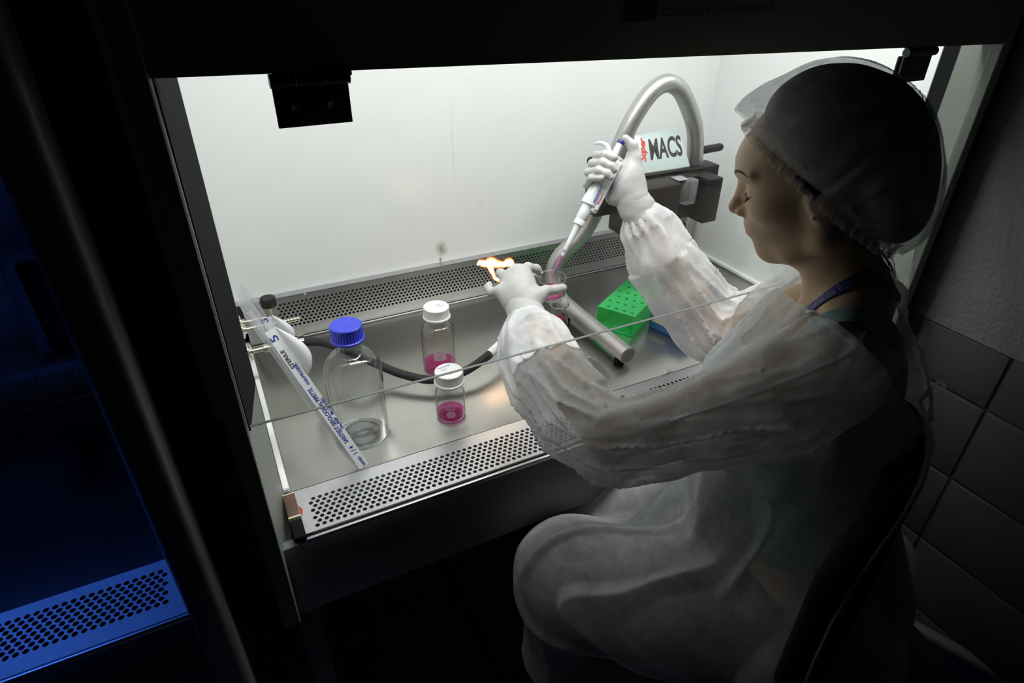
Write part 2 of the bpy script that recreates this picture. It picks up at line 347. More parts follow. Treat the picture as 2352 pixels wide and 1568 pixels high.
for n, x0, x1 in (('side_wall', -.028, .001), ('side_wall', RX, RX+.028)):
    box(n, (x0, .822 if x0 < 1 else .776, -.16), (x1, 1.40, 1.09), 'enamel_white', CAB, bevel=0)
box('lamp_housing', (-.01, .70, 1.08), (RX+.01, 1.37, 1.13), 'enamel_white', CAB, bevel=0)
# coved trims on the side walls
for x0, x1 in ((0, .011), (RX-.011, RX)):
    box('corner_trim', (x0, .824, .0), (x1, 1.33, .012), 'enamel_white', CAB, bevel=.003)
# perforated plates
V, F = perforated(0, RX, .7225, .823, .0363, RX-.034, .7325, 8, .0107, .0085, .0036, .0015, frame((0, 0, .003), (1, 0, 0), (0, 0, 1)))
part('front_grille', V, F, 'steel_plate', CAB)
box('front_trough', (0, .73, -.075), (RX, .822, -.07), 'steel_plate', CAB, bevel=0); box('trough_side', (0, .8215, -.07), (RX, .8235, -.014), 'steel_plate', CAB, bevel=0)
box('grille_edge', (0, .8215, -.002), (RX, .8235, .003), 'steel_plate', CAB, bevel=0)
Mb = frame((0, 1.322, 0), (1, 0, 0), (0, -1, 0)); Mb[:3, 1] = (0, 0, 1)
V, F = perforated(.012, RX-.012, .004, .107, .0858, RX-.05, .0335, 8, .0096, .0081, .0030, .0012, Mb)
part('back_grille', V, F, 'steel_plate', CAB); box('plenum', (0, 1.39, 0), (RX, 1.40, .11), 'steel_dark', CAB, bevel=0)
box('grille_top', (.0, 1.322, .1065), (RX, 1.347, .1085), 'steel_plate', CAB, bevel=0)
for px, py in ((1132, 583), (700, 674)):
    c = PX(px, py, y=1.322); part('screw', xf(lathe([(0, .0018), (.0022, .0012), (.003, 0)], 10)[0], frame(c, (1, 0, 0), (0, -1, 0))), lathe([(0, .0018), (.0022, .0012), (.003, 0)], 10)[1], 'chrome', CAB)
# sill, front panel
box('sill_edge', (.0, .7095, -.006), (RX, .7165, .0035), 'steel_plate', CAB, bevel=.0025, seg=3)
box('sill_groove', (.0, .7165, -.006), (RX, .7225, -.001), 'black_rubber', CAB, bevel=0)
box('front_panel', (-.022, .714, -.162), (RX+.022, .731, -.006), 'paint_grey', CAB, bevel=.002)
# posts and slanted reveals
def prism(name, poly, z0, z1, material, bevel=0):
    n = len(poly); V = [(x, y, z0) for x, y in poly]+[(x, y, z1) for x, y in poly]
    F = [list(range(n))[::-1], list(range(n, 2*n))]+[[i, (i+1) % n, n+(i+1) % n, n+i] for i in range(n)]
    return part(name, V, F, material, CAB)
for s, xb in ((1, 0.0), (-1, RX)):
    ye = .822 if s > 0 else .776
    P = [(-.045, .686), (-.0235, .686), (-.0222, .6875), (-.0222, .700), (0, ye), (-.045, ye)]
    P = [(xb+s*x, y) for x, y in P]
    prism('post', P if s > 0 else P[::-1], -.145, 1.13, 'paint_grey')
    G = [(-.0225, .708), (-.0188, .708), (.0006, .815), (-.003, .815)] if s > 0 else [(-.012, .752), (-.006, .749), (.003, .772), (-.002, .776)]; G = [(xb+s*x, y) for x, y in G]
    prism('seal_strip', G if s > 0 else G[::-1], .232, .70, 'black_rubber')
    box('outer_panel', (xb-s*.047 if s > 0 else xb+.0445, .70, -.16), (xb-.0445 if s > 0 else xb+.047, 1.40, 1.13), 'paint_dark', CAB, bevel=0)
# header (hangs a touch lower at its right end)
z0, z1 = .661, .634; xa, xb = -.0222, RX+.0222
V = [(x, y, z) for x, zb in ((xa, z0), (xb, z1)) for y, z in ((.690, zb), (.720, zb), (.720, 1.13), (.690, 1.13))]
hd = part('header_panel', V, [[0, 1, 2, 3], [7, 6, 5, 4], [0, 4, 5, 1], [1, 5, 6, 2], [2, 6, 7, 3], [3, 7, 4, 0]], 'paint_grey', CAB)
V, F = boxm(PX(1432, 50, y=.689)*(1, 1, 1), PX(1510, 2, y=.6899)); part('emblem', V, F, 'ink_dark', hd, label='small dark square emblem')
text('lettering', 'CULTURA DE CÉLULAS ANIMAIS', .0135, frame(PX(1518, 38, y=.6894), (1, 0, .012), (0, -1, 0)) @ np.diag([1, 1, 1, 1]), 'ink_dark', hd, fit=.187, shear=.2)
# glass sash and hinges
gl = box('glass_sash', (-.0187, .700, .2435), (RX+.0187, .7045, .70), 'pane_glass', CAB, bevel=0)
box('polished_edge', (-.0187, .6998, .2428), (RX+.0187, .7047, .2438), 'pane_edge', gl, bevel=.0006)
box('polished_edge', (-.0195, .6995, .2415), (-.0185, .705, .66), 'pane_edge', gl, bevel=0)
def hinge(x0, x1, zt):
    h = box('hinge', (x0, .6905, zt-.05), (x1, .6945, zt-.010), 'hinge_metal', CAB, bevel=.0008)
    wd = x1-x0; z = zt-.0045
    for a, b in ((-.02, .30), (.31, .69), (.70, 1.02)):
        V, F = tube([(x0+wd*a, .690, z), (x0+wd*b, .690, z)], .0068, 18); part('knuckle', V, F, 'hinge_metal', h, smooth=True, sharp=50)
    box('mounting_leaf', (x0+.004, .694, z), (x1+.006, .699, z+.012), 'hinge_metal', h, bevel=.0008)
    box('inner_leaf', (x0+.008, .7055, zt-.048), (x1-.004, .7085, zt-.012), 'hinge_metal', h, bevel=.0008)
    for k in (.28, .76):
        V, F = lathe([(0, .0016), (.0068, .0014), (.0078, 0)], 22); part('screw', xf(V, frame((x0+wd*k, .6905, zt-.033), (1, 0, 0), (0, -1, 0))), F, 'hinge_metal', h, smooth=True)
hinge(.082, .158, .6565); hinge(1.056, 1.126, .636)
# little blocks on the sill at the left post
br = box('latch_block', (-.002, .756, .003), (.016, .806, .014), 'brown_wood', CAB, bevel=.0005)
box('block_edge', (-.002, .7525, .003), (.0165, .756, .0145), 'cream_edge', br, bevel=0); box('block_edge', (-.002, .806, .003), (.016, .8085, .0145), 'cream_edge', br, bevel=0)
box('rubber_bumper', (-.002, .709, .002), (.0165, .748, .015), 'black_rubber', CAB, bevel=.003)
V, F = tube([(.0185, .765, .0035), (.0195, .775, .0036), (.018, .783, .0035)], [.0012, .0022, .001], 8, flat=.3); part('red_smear', V, F, 'ink_red', CAB)
# stand
for x in (-.03, RX+.03-.04):
    for y in (.76, 1.33): box('stand_leg', (x, y, -.78), (x+.04, y+.04, -.145), 'paint_dark', CAB, bevel=.002)
box('base_box', (-.02, .735, -.16), (RX+.02, 1.40, -.08), 'paint_dark', CAB, bevel=0)
# ------------------------------------------------------------------ neighbouring cabinet under blue light
NB = thing('sterilising_cabinet', 'dark second clean bench cabinet at left, its tray glowing deep blue', 'cabinet', (-.62, 1.0, -.78))
nx = -.147; nl = -1.15
box('work_surface', (nl, .766, -.014), (nx, 1.275, 0), 'steel_blued', NB, bevel=.001)
V, F = perforated(nl, nx, .658, .766, nl+.03, nx-.031, .6875, 8, .0107, .0082, .0038, .0015, frame((0, 0, .003), (1, 0, 0), (0, 0, 1)), seg=12)
part('front_grille', V, F, 'grille_satin', NB)
box('front_trough', (nl, .66, -.075), (nx, .766, -.07), 'black_rubber', NB, bevel=0)
box('sill_edge', (nl, .652, -.006), (nx, .659, .0035), 'steel_plate', NB, bevel=.002)
box('front_panel', (nl-.02, .655, -.25), (nx+.02, .675, -.006), 'paint_dark', NB, bevel=.002)
Mb = frame((0, 1.275, 0), (1, 0, 0), (0, -1, 0)); Mb[:3, 1] = (0, 0, 1)
V, F = perforated(nl, nx-.004, .004, .085, nl+.03, nx-.03, .022, 6, .0098, .0083, .0031, .0012, Mb); part('back_grille', V, F, 'steel_plate', NB)
box('surface_edge', (nl, 1.266, 0), (nx, 1.271, .0035), 'chrome', NB, bevel=.001); box('grille_top', (nl, 1.275, .084), (nx, 1.40, .0865), 'chrome', NB, bevel=0)
box('back_wall', (nl, 1.40, 0), (nx, 1.42, .87), 'enamel_white', NB, bevel=0)
box('side_wall', (nx, .70, -.25), (nx+.012, 1.42, .87), 'enamel_white', NB, bevel=0); box('side_wall', (nl-.03, .66, -.25), (nl, 1.42, .87), 'enamel_white', NB, bevel=0)
box('lamp_housing', (nl, .66, .86), (nx, 1.42, .90), 'enamel_white', NB, bevel=0)
box('header_panel', (nl, .65, .68), (nx, .68, 1.05), 'paint_dark', NB, bevel=0)
box('post', (nx-.001, .630, -.26), (-.108, .70, 1.05), 'paint_grey', NB, bevel=.011, seg=5)
box('outer_panel', (-.128, .69, -.25), (-.110, 1.42, 1.05), 'paint_dark', NB, bevel=0)
for x in (nl, -.16):
    for y in (.70, 1.25): box('stand_leg', (x, y, -.78), (x+.04, y+.04, -.25), 'paint_dark', NB, bevel=.002)
# instrument standing at the back of the blue cabinet
dv = thing('pump_unit', 'pale rounded plastic instrument standing at the back of the blue cabinet', 'instrument', (-.27, 1.345, .0865))
V, F = boxm((-.365, 1.300, .0865), (-.165, 1.392, .318), .024, 4); part('housing', V, F, 'device_shell', dv, smooth=True, sharp=60)
V, F = boxm((-.335, 1.292, .10), (-.272, 1.304, .285), .006, 2); part('front_groove', V, F, 'black_plastic', dv, smooth=True, sharp=60)
for z in (.246, .212): box('button', (-.262, 1.2945, z), (-.238, 1.302, z+.021), 'black_rubber', dv, bevel=.002)
V, F = tube([(-.363, 1.300, .285), (-.350, 1.297, .311), (-.315, 1.295, .3185), (-.17, 1.295, .3185)], .0055, 10, samples=24); part('carry_handle', V, F, 'device_white', dv, smooth=True)
jy = float(PX(170, 1150, z=0)[1]); box('tray_joint', (nl, jy-.0012, -.001), (nx, jy+.0012, .0004), 'black_rubber', NB, bevel=0)
# ------------------------------------------------------------------ bottles
def bottle(name, label, px, py, R, H, capmat, level, liquid, capR=.027, capH=.026, group=None, shoulder=.62, neckR=.0185):
    c = PX(px, py, z=0); t = thing(name, label, 'bottle', (c[0], c[1], 0), group)
    neck0 = H-capH-.002; hs = H*shoulder-.0
    prof = [(0, .004), (R*.55, .0035), (R*.85, .0), (R*.95, .002), (R, .009), (R, hs*.6), (R, hs)]
    rise = min(.80*R, (neck0-hs)*.72)
    prof += [(R*(.36+.64*math.cos(f_)), hs+rise*math.sin(f_)) for f_ in np.linspace(.12, 1.35, 10)]
    prof += [(neckR*1.06, hs+rise*1.12), (neckR, neck0-.004), (neckR, neck0), (neckR*1.25, neck0+.002), (neckR*1.25, neck0+.006), (neckR, neck0+.007), (neckR, H-.006)]
    V, F = lathe(prof, 56); part('glass_body', V+t.location, F, 'bottle_glass', t, smooth=True)
    q = R*.955
    if liquid:
        V, F = lathe([(0, .0045), (q*.55, .004), (q*.85, .003), (q*.97, .006), (q, .012 if level > .014 else level*.8), (q, level), (q*.9, level-.0008), (0, level-.001)], 56); part('liquid', V+t.location, F, liquid, t, smooth=True, sharp=40)
    cr = capR; V, F = lathe([(cr*.6, H-capH), (cr*1.03, H-capH), (cr*1.06, H-capH+.001), (cr*1.06, H-capH+.004), (cr*1.0, H-capH+.005), (cr, H-capH+.006), (cr, H-.004), (cr*.985, H-.0015), (cr*.93, H), (cr*.5, H-.0006), (.003, H-.0006), (0, H)], 144, rib=(5, 6, 36, .0012))
    cap = part('screw_cap', V+t.location, F, capmat, t, smooth=True, sharp=35)
    return t, cap, c
bigc = (832, 996)
BG, cap, c = bottle('reagent_bottle', 'large clear glass bottle with blue ribbed screw cap, nearly empty', *bigc, .0505, .236, 'blue_cap', .006, 'water', capR=.0272, capH=.029, group='glass bottles on the steel work surface', shoulder=.60)
for k in range(46):   # condensation drops under the shoulder
    a = math.radians(200+RNG.uniform(-75, 75)); zz = RNG.uniform(.150, .176); r = .0505*(.36+.64*math.sqrt(max(0, 1-((zz-.1416)/.0404)**2)))*1.004
    s = RNG.uniform(.0008, .0018); V, F = lathe([(0, s*.6), (s*.7, s*.35), (s, 0)], 8)
    nrm = np.array([math.cos(a), math.sin(a), .7])
    o = part('water_drop', xf(V, frame(c+np.array([r*math.cos(a), r*math.sin(a), zz]), (0, 0, 1), nrm)), F, 'water', BG, smooth=True)
MB_, cap, c2 = bottle('reagent_bottle', '250 ml glass bottle with white cap, standing behind the smaller white-capped one', 1010, 838, .0355, .146, 'white_cap', .010, 'medium_pink', group='glass bottles on the steel work surface', shoulder=.58)
def bent(c, R, a0, z, s, size, mat_, par, name='print', z_up=True, **k):
    V, F = textm(s, size, **k); V[:, 0] -= (V[:, 0].max()+V[:, 0].min())/2; th = a0+V[:, 0]/R
    return part(name, np.stack([c[0]+R*np.cos(th), c[1]+R*np.sin(th), z+V[:, 1]], 1), F, mat_, par)
def facing(c): return math.atan2(CAMP[1]-c[1], CAMP[0]-c[0])
a = facing(c2)
bent(c2, .0358, a, .062, '250 ml', .0075, 'etched_white', MB_)
th = np.linspace(a-.32, a+.42, 8); V = [(c2[0]+.0357*math.cos(q), c2[1]+.0357*math.sin(q), z) for z in (.034, .054) for q in th]
part('writing_field', V, [[i, i+1, i+9, i+8] for i in range(7)], 'etched_white', MB_); 
SB_, cap1, c1 = bottle('reagent_bottle', 'small 100 ml glass bottle with white cap and bright pink liquid, in front', 1036, 952, .0285, .104, 'white_cap', .0115, 'medium_pink', group='glass bottles on the steel work surface', shoulder=.50)
a = facing(c1)
bent(c1, .0288, a-.05, .038, '100 ml', .0065, 'etched_white', SB_); bent(c1, .0288, a, .032, 'KIMAX', .0062, 'etched_white', SB_, offset=.0003)
hx = []; 
for k in range(6): q = math.pi/3*k; hx.append((c1[0]+.0289*math.cos(a+.010*math.cos(q)/.0285), c1[1]+.0289*math.sin(a+.010*math.cos(q)/.0285), .022+.0085*math.sin(q)))
part('hexagon_field', hx, [list(range(6))], 'etched_white', SB_)
def scrawl(M, w, h, n, material, par, seed):
    """a short line of illegible pen strokes, laid flat on the surface of M"""
    g = np.random.default_rng(seed); t = np.linspace(0, 1, n*8)
    P = np.stack([t*w+.12*w/n*np.sin(t*n*6.3+g.random()*6), h*(.5+.32*np.sin(t*n*6.3)+.25*np.sin(t*n*3.1+g.random()*6)), np.zeros(len(t))], 1)
    V, F = strip(P, np.array([.35, 1, 0]), .00045, .00012); return part('handwriting', xf(V, M), F, material, par)
def capnote(c, H, dx, dy, rot, w, h, n, par, seed): scrawl(frame((c[0]+dx, c[1]+dy, H+.0005), (math.cos(rot), math.sin(rot), 0), (0, 0, 1)), w, h, n, 'ink_blue', par, seed)
capnote(c1, .104, -.017, .011, .12, .027, .0045, 9, SB_, 1); capnote(c1, .104, -.012, .004, .1, .011, .0035, 4, SB_, 2); capnote(c1, .104, -.004, -.014, .25, .018, .0040, 7, SB_, 3)
capnote(c2, .146, .000, -.001, .3, .014, .0045, 4, MB_, 4); capnote(c2, .146, .004, -.008, .2, .013, .0036, 5, MB_, 5)
a = facing(c2); scrawl(frame((c2[0]+.0364*math.cos(a)-.005, c2[1]+.0364*math.sin(a), .040), (1, -.35, 0), (math.cos(a), math.sin(a), 0)), .011, .007, 2, 'ink_blue', MB_, 6)
# ------------------------------------------------------------------ beakers
def beaker(name, label, c, R, H, liquid, level, zb=0.0, group=None, tilt=None):
    t = thing(name, label, 'beaker', (c[0], c[1], zb), group)
    V, F = lathe([(0, .0022), (R*.8, .0018), (R*.95, .0008), (R, .005), (R, H-.004), (R*1.05, H-.0005), (R*1.06, H), (R*1.02, H+.0006), (R*.97, H-.002), (R*.955, H-.006), (R*.95, .006), (R*.8, .003), (0, .003)], 44)
    M = np.eye(4)
    if tilt is not None: M = tilt.copy()
    M[:3, 3] = (c[0], c[1], zb); part('glass_body', xf(V, M), F, 'beaker_glass', t, smooth=True)
    rim = [(R*1.045*math.cos(q), R*1.045*math.sin(q), H) for q in np.linspace(0, 2*math.pi, 41)]
    Vr, Fr = tube(rim, .0011, 6, cap=False); part('rim', xf(Vr, M), Fr, 'beaker_glass', t, smooth=True)
    if liquid: V, F = lathe([(0, .0035), (R*.8, .0035), (R*.94, .007), (R*.945, level), (R*.9, level-.001), (0, level-.001)], 44); part('liquid', xf(V, M), F, liquid, t, smooth=True, sharp=40)
    return t
beaker('beaker', 'glass beaker of dark red liquid standing on the tray under the gloved hands', PX(1281, 762, z=0), .0225, .076, 'medium_red', .036, group='small glass beakers')
beaker('beaker', 'empty glass beaker half hidden behind the near sleeve', PX(1346, 864, z=0), .0215, .036, None, 0, group='small glass beakers')
# ------------------------------------------------------------------ gas taps, hose, burner, flame
def tap(label, y, z, x1, hosebarb=True, knob=None):
    t = thing('gas_tap', label, 'gas tap', (0.001, y, z), 'gas taps on the left cabinet wall')
    M = frame((0.001, y, z), (0, 1, 0), (1, 0, 0))
    V, F = lathe([(0, 0), (.0175, 0), (.0175, .003), (.010, .005), (.0085, .006), (.0085, .009), (0, .009)], 28); part('wall_flange', xf(V, M), F, 'chrome', t, smooth=True, sharp=40)
    V, F = lathe([(.0052, .008), (.0052, .030), (.0085, .031), (.0085, .040), (.0052, .041), (.0052, x1*.72), (0, x1*.72)], 24); part('stem', xf(V, M), F, 'brass_nickel', t, smooth=True, sharp=40)
    if hosebarb:
        pr = [(.0036, x1*.70)]
        for k in range(5): q = x1*(.72+.056*k); pr += [(.0036, q), (.0052, q+.001), (.0040, q+.006)]
        V, F = lathe(pr+[(.003, x1), (0, x1)], 20); part('hose_barb', xf(V, M), F, 'brass_nickel', t, smooth=True, sharp=40)
    if knob is not None:
        kc = np.array(knob); V, F = lathe([(0, 0), (.0155, 0), (.0165, .002), (.0165, .018), (.015, .020), (0, .0205)], 40, rib=(2, 3, 20, .0008)); part('knob', V+kc, F, 'black_plastic', t, smooth=True, sharp=35)
        V, F = tube([(kc[0], kc[1], z), (kc[0], kc[1], kc[2])], .004, 12); part('spindle', V, F, 'brass_nickel', t, smooth=True, sharp=50)
    return t
tap('gas tap on the left wall with a black ribbed knob, nearest the back grille', 1.285, .085, .075, False, knob=PX(618, 702, y=1.285))
tap('gas tap with a bare barbed nozzle behind the wrapped pipettes', 1.215, .105, .115)
tap('gas tap feeding the black braided hose', 1.15, .090, .100)
hp = [PX(672, 787, y=1.15), PX(700, 785, y=1.147), PX(745, 787, y=1.12), PX(800, 806, y=1.075), PX(870, 838, z=.045), PX(930, 861, z=.034), PX(995, 872, z=.030), PX(1060, 856, z=.036), PX(1110, 825, z=.046), PX(1150, 790, z=.052), PX(1172, 765, z=.050)]
hs_ = thing('gas_hose', 'black braided rubber hose looping from wall tap to burner', 'hose', hp[6])
V, F = tube(hp, .0088, 16, samples=90); part('braided_tube', V, F, 'hose_black', hs_, smooth=True, sharp=60)
d = hp[1]-hp[0]; V, F = tube([hp[0]+d*.55, hp[0]+d*.95], .0104, 22); part('hose_clamp', V, F, 'chrome', hs_, smooth=True, sharp=50)
V, F = boxm((-.006, -.003, 0), (.006, .003, .008), .001); part('clamp_screw', V+hp[0]+d*.75+np.array([0, 0, .009]), F, 'brass_nickel', hs_)
hq = spline(hp, 90); V, F = tube(hq[74:81]+np.array([0, 0, .0006]), .0096, 16); part('white_sleeve', V, F, 'paper_white', hs_, smooth=True, sharp=50)
bc = PX(1178, 782, z=0); bc = np.array([.535, 1.058, 0])
bu = thing('gas_burner', 'small steel gas burner hidden behind the near gloved hand', 'burner', bc)
V, F = lathe([(0, 0), (.036, 0), (.037, .004), (.030, .012), (.012, .018), (.0085, .024), (0, .024)], 36); part('foot', V+bc, F, 'steel_dark', bu, smooth=True, sharp=40)
V, F = lathe([(.0065, .02), (.0065, .06), (.009, .062), (.009, .078), (.0065, .080), (.0065, .160), (.0072, .162), (.0072, .172), (.005, .172), (0, .165)], 26); part('burner_tube', V+bc, F, 'brass_nickel', bu, smooth=True, sharp=40)
V, F = tube([bc+np.array([0, 0, .045]), hp[-1]], .005, 12); part('gas_inlet', V, F, 'brass_nickel', bu, smooth=True, sharp=50)
# flame: a blown T-shaped tongue
def flame_pts(L, y=1.06): return np.array([PX(a, b, y=y) for a, b in L])
fm = thing('burner_flame', 'small bright orange flame blown sideways above the burner', 'flame', PX(1150, 640, y=1.06))
def flamemat(name, col, st):
    m = bpy.data.materials.new(name); m.use_nodes = True; nt = m.node_tree; nt.nodes.clear(); L = nt.links.new
    e = nd(nt, 'ShaderNodeEmission'); e.inputs[0].default_value = col+(1,); tr = nd(nt, 'ShaderNodeBsdfTransparent'); ad = nd(nt, 'ShaderNodeAddShader')
    g = nd(nt, 'ShaderNodeTexNoise'); g.inputs['Scale'].default_value = 38; tc = nd(nt, 'ShaderNodeTexCoord'); L(tc.outputs['Object'], g.inputs[0])
    mr = nd(nt, 'ShaderNodeMapRange'); L(g.outputs[0], mr.inputs[0]); mr.inputs[1].default_value = .3; mr.inputs[2].default_value = .65; mr.inputs[3].default_value = st*.35; mr.inputs[4].default_value = st*1.3; L(mr.outputs[0], e.inputs[1])
    L(tr.outputs[0], ad.inputs[0]); L(e.outputs[0], ad.inputs[1]); o = nd(nt, 'ShaderNodeOutputMaterial'); L(ad.outputs[0], o.inputs[0]); MAT[name] = m
bar = flame_pts([(1096, 608), (1103, 603), (1116, 606), (1128, 602), (1142, 606), (1158, 606), (1170, 602), (1178, 608)]); brd = np.array([.0025, .006, .0075, .0105, .0085, .0070, .0092, .005])
leg = np.r_[flame_pts([(1126, 606), (1128, 618), (1132, 628), (1141, 641)]), [bc+np.array([0, 0, .170])]]; lrd = np.array([.006, .0058, .005, .004, .0035])
tip_ = flame_pts([(1170, 603), (1177, 611), (1174, 622)]); trd = np.array([.008, .0045, .001])
for nm, k, col, st in (('flame_mantle', 1.28, (1, .16, .01), .10), ('flame_mantle', 1.12, (1, .25, .02), .22), ('flame_body', .96, (1, .40, .07), .55), ('flame_body', .80, (1, .55, .18), 1.0), ('flame_core', .62, (1, .74, .40), 1.6)):
    flamemat('%s_%d' % (nm, int(k*100)), col, st); V, F = merge(tube(bar, brd*k, 14, samples=30), tube(leg, lrd*k, 12, samples=14), tube(tip_, trd*k, 12, samples=12))
    V = V+np.stack([np.sin(V[:, 0]*420+k*3)*.0009, np.sin(V[:, 0]*300)*.0005, np.cos(V[:, 0]*520+k*5)*.0009], 1); part(nm, V, F, '%s_%d' % (nm, int(k*100)), fm, smooth=True)
# ------------------------------------------------------------------ wrapped serological pipettes leaning on the left wall
def wrapped(label, a, b, wd=.0175, loop=(.53, .80, .028), txt=()):
    a, b = np.array(a), np.array(b); ax = (b-a)/np.linalg.norm(b-a); Ln = np.linalg.norm(b-a)
    view = CAMP-(a+b)/2; view /= np.linalg.norm(view)
    n = view-ax*(view@ax); n /= np.linalg.norm(n); s = np.cross(ax, n); s = s if s[0] > 0 else -s       # paper faces n, s points right across it
    t = thing('wrapped_pipette', label, 'pipette', a, 'wrapped pipettes leaning on the left wall')
    V, F = tube([a+ax*.012-n*.004-s*.008, a+ax*.03-n*.004-s*.008, b-ax*.03-n*.004-s*.008], [.0012, .0042, .0042], 14); part('glass_pipette', V, F, 'tip_plastic', t, smooth=True, sharp=60)
    P = np.array([a+ax*q for q in np.linspace(.002, Ln, 30)]); V = []; F = []; k = 9
    for i, p in enumerate(P):
        f = min(1, (i+1)/3, (len(P)-i)/4)
        for j in range(k):
            g = math.pi*j/(k-1); V.append(p-s*.006+s*math.cos(g)*wd*.62*(.55+.45*f)-n*math.sin(g)*.010*f)
    for i in range(len(P)-1):
        for j in range(k-1): F.append([i*k+j, i*k+j+1, (i+1)*k+j+1, (i+1)*k+j])
    part('clear_blister', V, F, 'film_clear', t, smooth=True)
    q = np.linspace(0, Ln, 70); u = q/Ln; sel = u < loop[1]
    V, F = strip(np.array([a+ax*x+n*.0012+s*.002 for x in q])[sel], s, wd, .0004); part('paper_back', V, F, 'paper_white', t)
    sel = (u >= loop[0]) & (u <= loop[1]); w_ = (u[sel]-loop[0])/(loop[1]-loop[0]); lift = loop[2]*np.sin(math.pi*w_**.8)
    V = []; F = []; m_ = 6; qs = q[sel]
    for x, l in zip(qs, lift):
        for k_ in range(m_): g = k_/(m_-1); V.append(a+ax*(x-.12*l*g)+s*(.0115+.85*l*g)+n*(.0016+.40*l*math.sin(g*math.pi*.75)))
    for i in range(len(qs)-1):
        for k_ in range(m_-1): F.append([i*m_+k_, i*m_+k_+1, (i+1)*m_+k_+1, (i+1)*m_+k_])
    part('peeled_paper', V, F, 'paper_white', t, smooth=True)
    for (tx, u0, u1, off, size, mt) in txt:
        text('print', tx, size, frame(a+ax*(u0*Ln)+n*.0018+s*off, ax, n), mt, t, fit=(u1-u0)*Ln, offset=.0002)
    return t
p_lo = PX(834, 1072, z=.006); p_hi = PX(556, 672, y=.97)
wrapped('long wrapped pipette in printed paper sleeve, peeled open halfway, nearest the camera', p_lo, p_hi, txt=(
    ('SARSTEDT SEROLOGICAL PIPETTE', .15, .47, .0045, .0098, 'ink_blue'), ('No./REF   86.1253.001', .22, .40, .0105, .0062, 'ink_blue'), ('STERILE', .59, .69, .0020, .0085, 'ink_dark'), ('NON-PYROGENIC', .49, .61, .0065, .0070, 'ink_blue'),
    ('5', .735, .765, .006, .017, 'ink_blue'), ('1 / 4', .075, .12, .0060, .010, 'ink_blue'), ('SARSTEDT', .005, .06, .0060, .006, 'ink_blue')))
wrapped('second wrapped pipette with peeled paper, standing behind the printed one', PX(800, 968, z=.006)+np.array([-.035, .04, 0]), PX(560, 655, y=1.03), loop=(.55, .78, .024), txt=(('3', .74, .77, .003, .015, 'ink_blue'),))
# ------------------------------------------------------------------ magnet stand
MS = thing('magnet_stand', 'grey tubular magnet stand with arched handle and dark magnet block', 'stand', (.93, 1.12, 0))
cx = .957; yb = 1.19
def halfpath(s):
    X = lambda v: cx+s*(v-cx)
    return [(X(.7305), .885, .030), (X(.729), 1.0, .030), (X(.727), 1.10, .031), (X(.724), 1.165, .040), (X(.722), 1.20, .085), (X(.742), 1.20, .135), (X(.790), 1.185, .185), (X(.822), 1.172, .26), (X(.840), 1.162, .34), (X(.862), 1.152, .42), (X(.890), 1.148, .475)]
lp = halfpath(1); rp = halfpath(-1)[::-1]; mid = [(.922, 1.146, .512), (.957, 1.146, .524), (.993, 1.146, .510)]
# right limb is straighter in the photograph
rp = [(1.024, 1.146, .475), (1.058, 1.148, .42), (1.076, 1.152, .36), (1.086, 1.158, .30), (1.088, 1.17, .20), (1.080, 1.185, .12), (1.065, 1.195, .075), (1.048, 1.165, .040), (1.042, 1.10, .031), (1.040, 1.0, .030), (1.039, .93, .030)]
V, F = tube(lp+mid+rp, .0195, 26, samples=190); part('tube_frame', V, F, 'steel_tube', MS, smooth=True, sharp=50)
for x, y0 in ((.7305, .885), (1.039, .93)):
    V, F = lathe([(0, .0025), (.016, .0025), (.0193, .0008), (.0196, 0)], 30); part('end_cap', xf(V, frame((x, y0+.0005, .030), (1, 0, 0), (0, -1, 0))), F, 'steel_tube', MS, smooth=True, sharp=40)
    for y in (y0+.02, 1.13):
        V, F = lathe([(0, 0), (.0105, 0), (.0115, .002), (.0115, .010), (.008, .014), (0, .014)], 22); part('rubber_foot', V+np.array([x-.006, y, 0]), F, 'black_rubber', MS, smooth=True, sharp=40)
box('back_plate', (.775, 1.115, .255), (1.128, 1.165, .333), 'charcoal_plastic', MS, bevel=.004, seg=3)
box('magnet_block', (.815, 1.05, .222), (.960, 1.118, .328), 'charcoal_plastic', MS, bevel=.004, seg=3)
b2 = box('magnet_block', (1.037, 1.05, .219), (1.082, 1.118, .326), 'charcoal_plastic', MS, bevel=.004, seg=3)
box('slot_frame', (.955, 1.085, .226), (1.040, 1.118, .328), 'black_plastic', MS, bevel=.003)
box('clear_column', (.985, 1.062, .268), (1.018, 1.086, .326), 'tip_plastic', MS, bevel=.002); box('column_clip', (.965, 1.07, .3255), (.995, 1.10, .3285), 'device_white', MS, bevel=.001)
box('lower_catch', (.93, 1.06, .190), (1.002, 1.10, .224), 'black_plastic', MS, bevel=.003)
bz = np.array([0, -.52, -.85])
Ms = frame((.884, 1.098, .345), (1, 0, 0), (0, -.80, .6)); Ms[:3, 1] = np.cross(Ms[:3, 2], Ms[:3, 0])
V, F = boxm((0, 0, -.003), (.133, .094, .003), .0026, 3); sg = part('name_plate', xf(V, Ms), F, 'sign_face', MS, smooth=True, sharp=50, label='pale glass name plate lettered MACS')
Mt = Ms.copy(); Mt[:3, 3] = xf([[.027, .030, .0036]], Ms)[0]; text('lettering', 'MACS', .066, Mt, 'ink_black', sg, fit=.098, shear=.30, offset=.0016)
Mt = frame(xf([[.0140, .026, .0036]], Ms)[0], Ms[:3, 1]*.97+Ms[:3, 0]*.25, Ms[:3, 2]); text('lettering', 'Super', .022, Mt, 'ink_red', sg, fit=.056, shear=.25, offset=.0008)
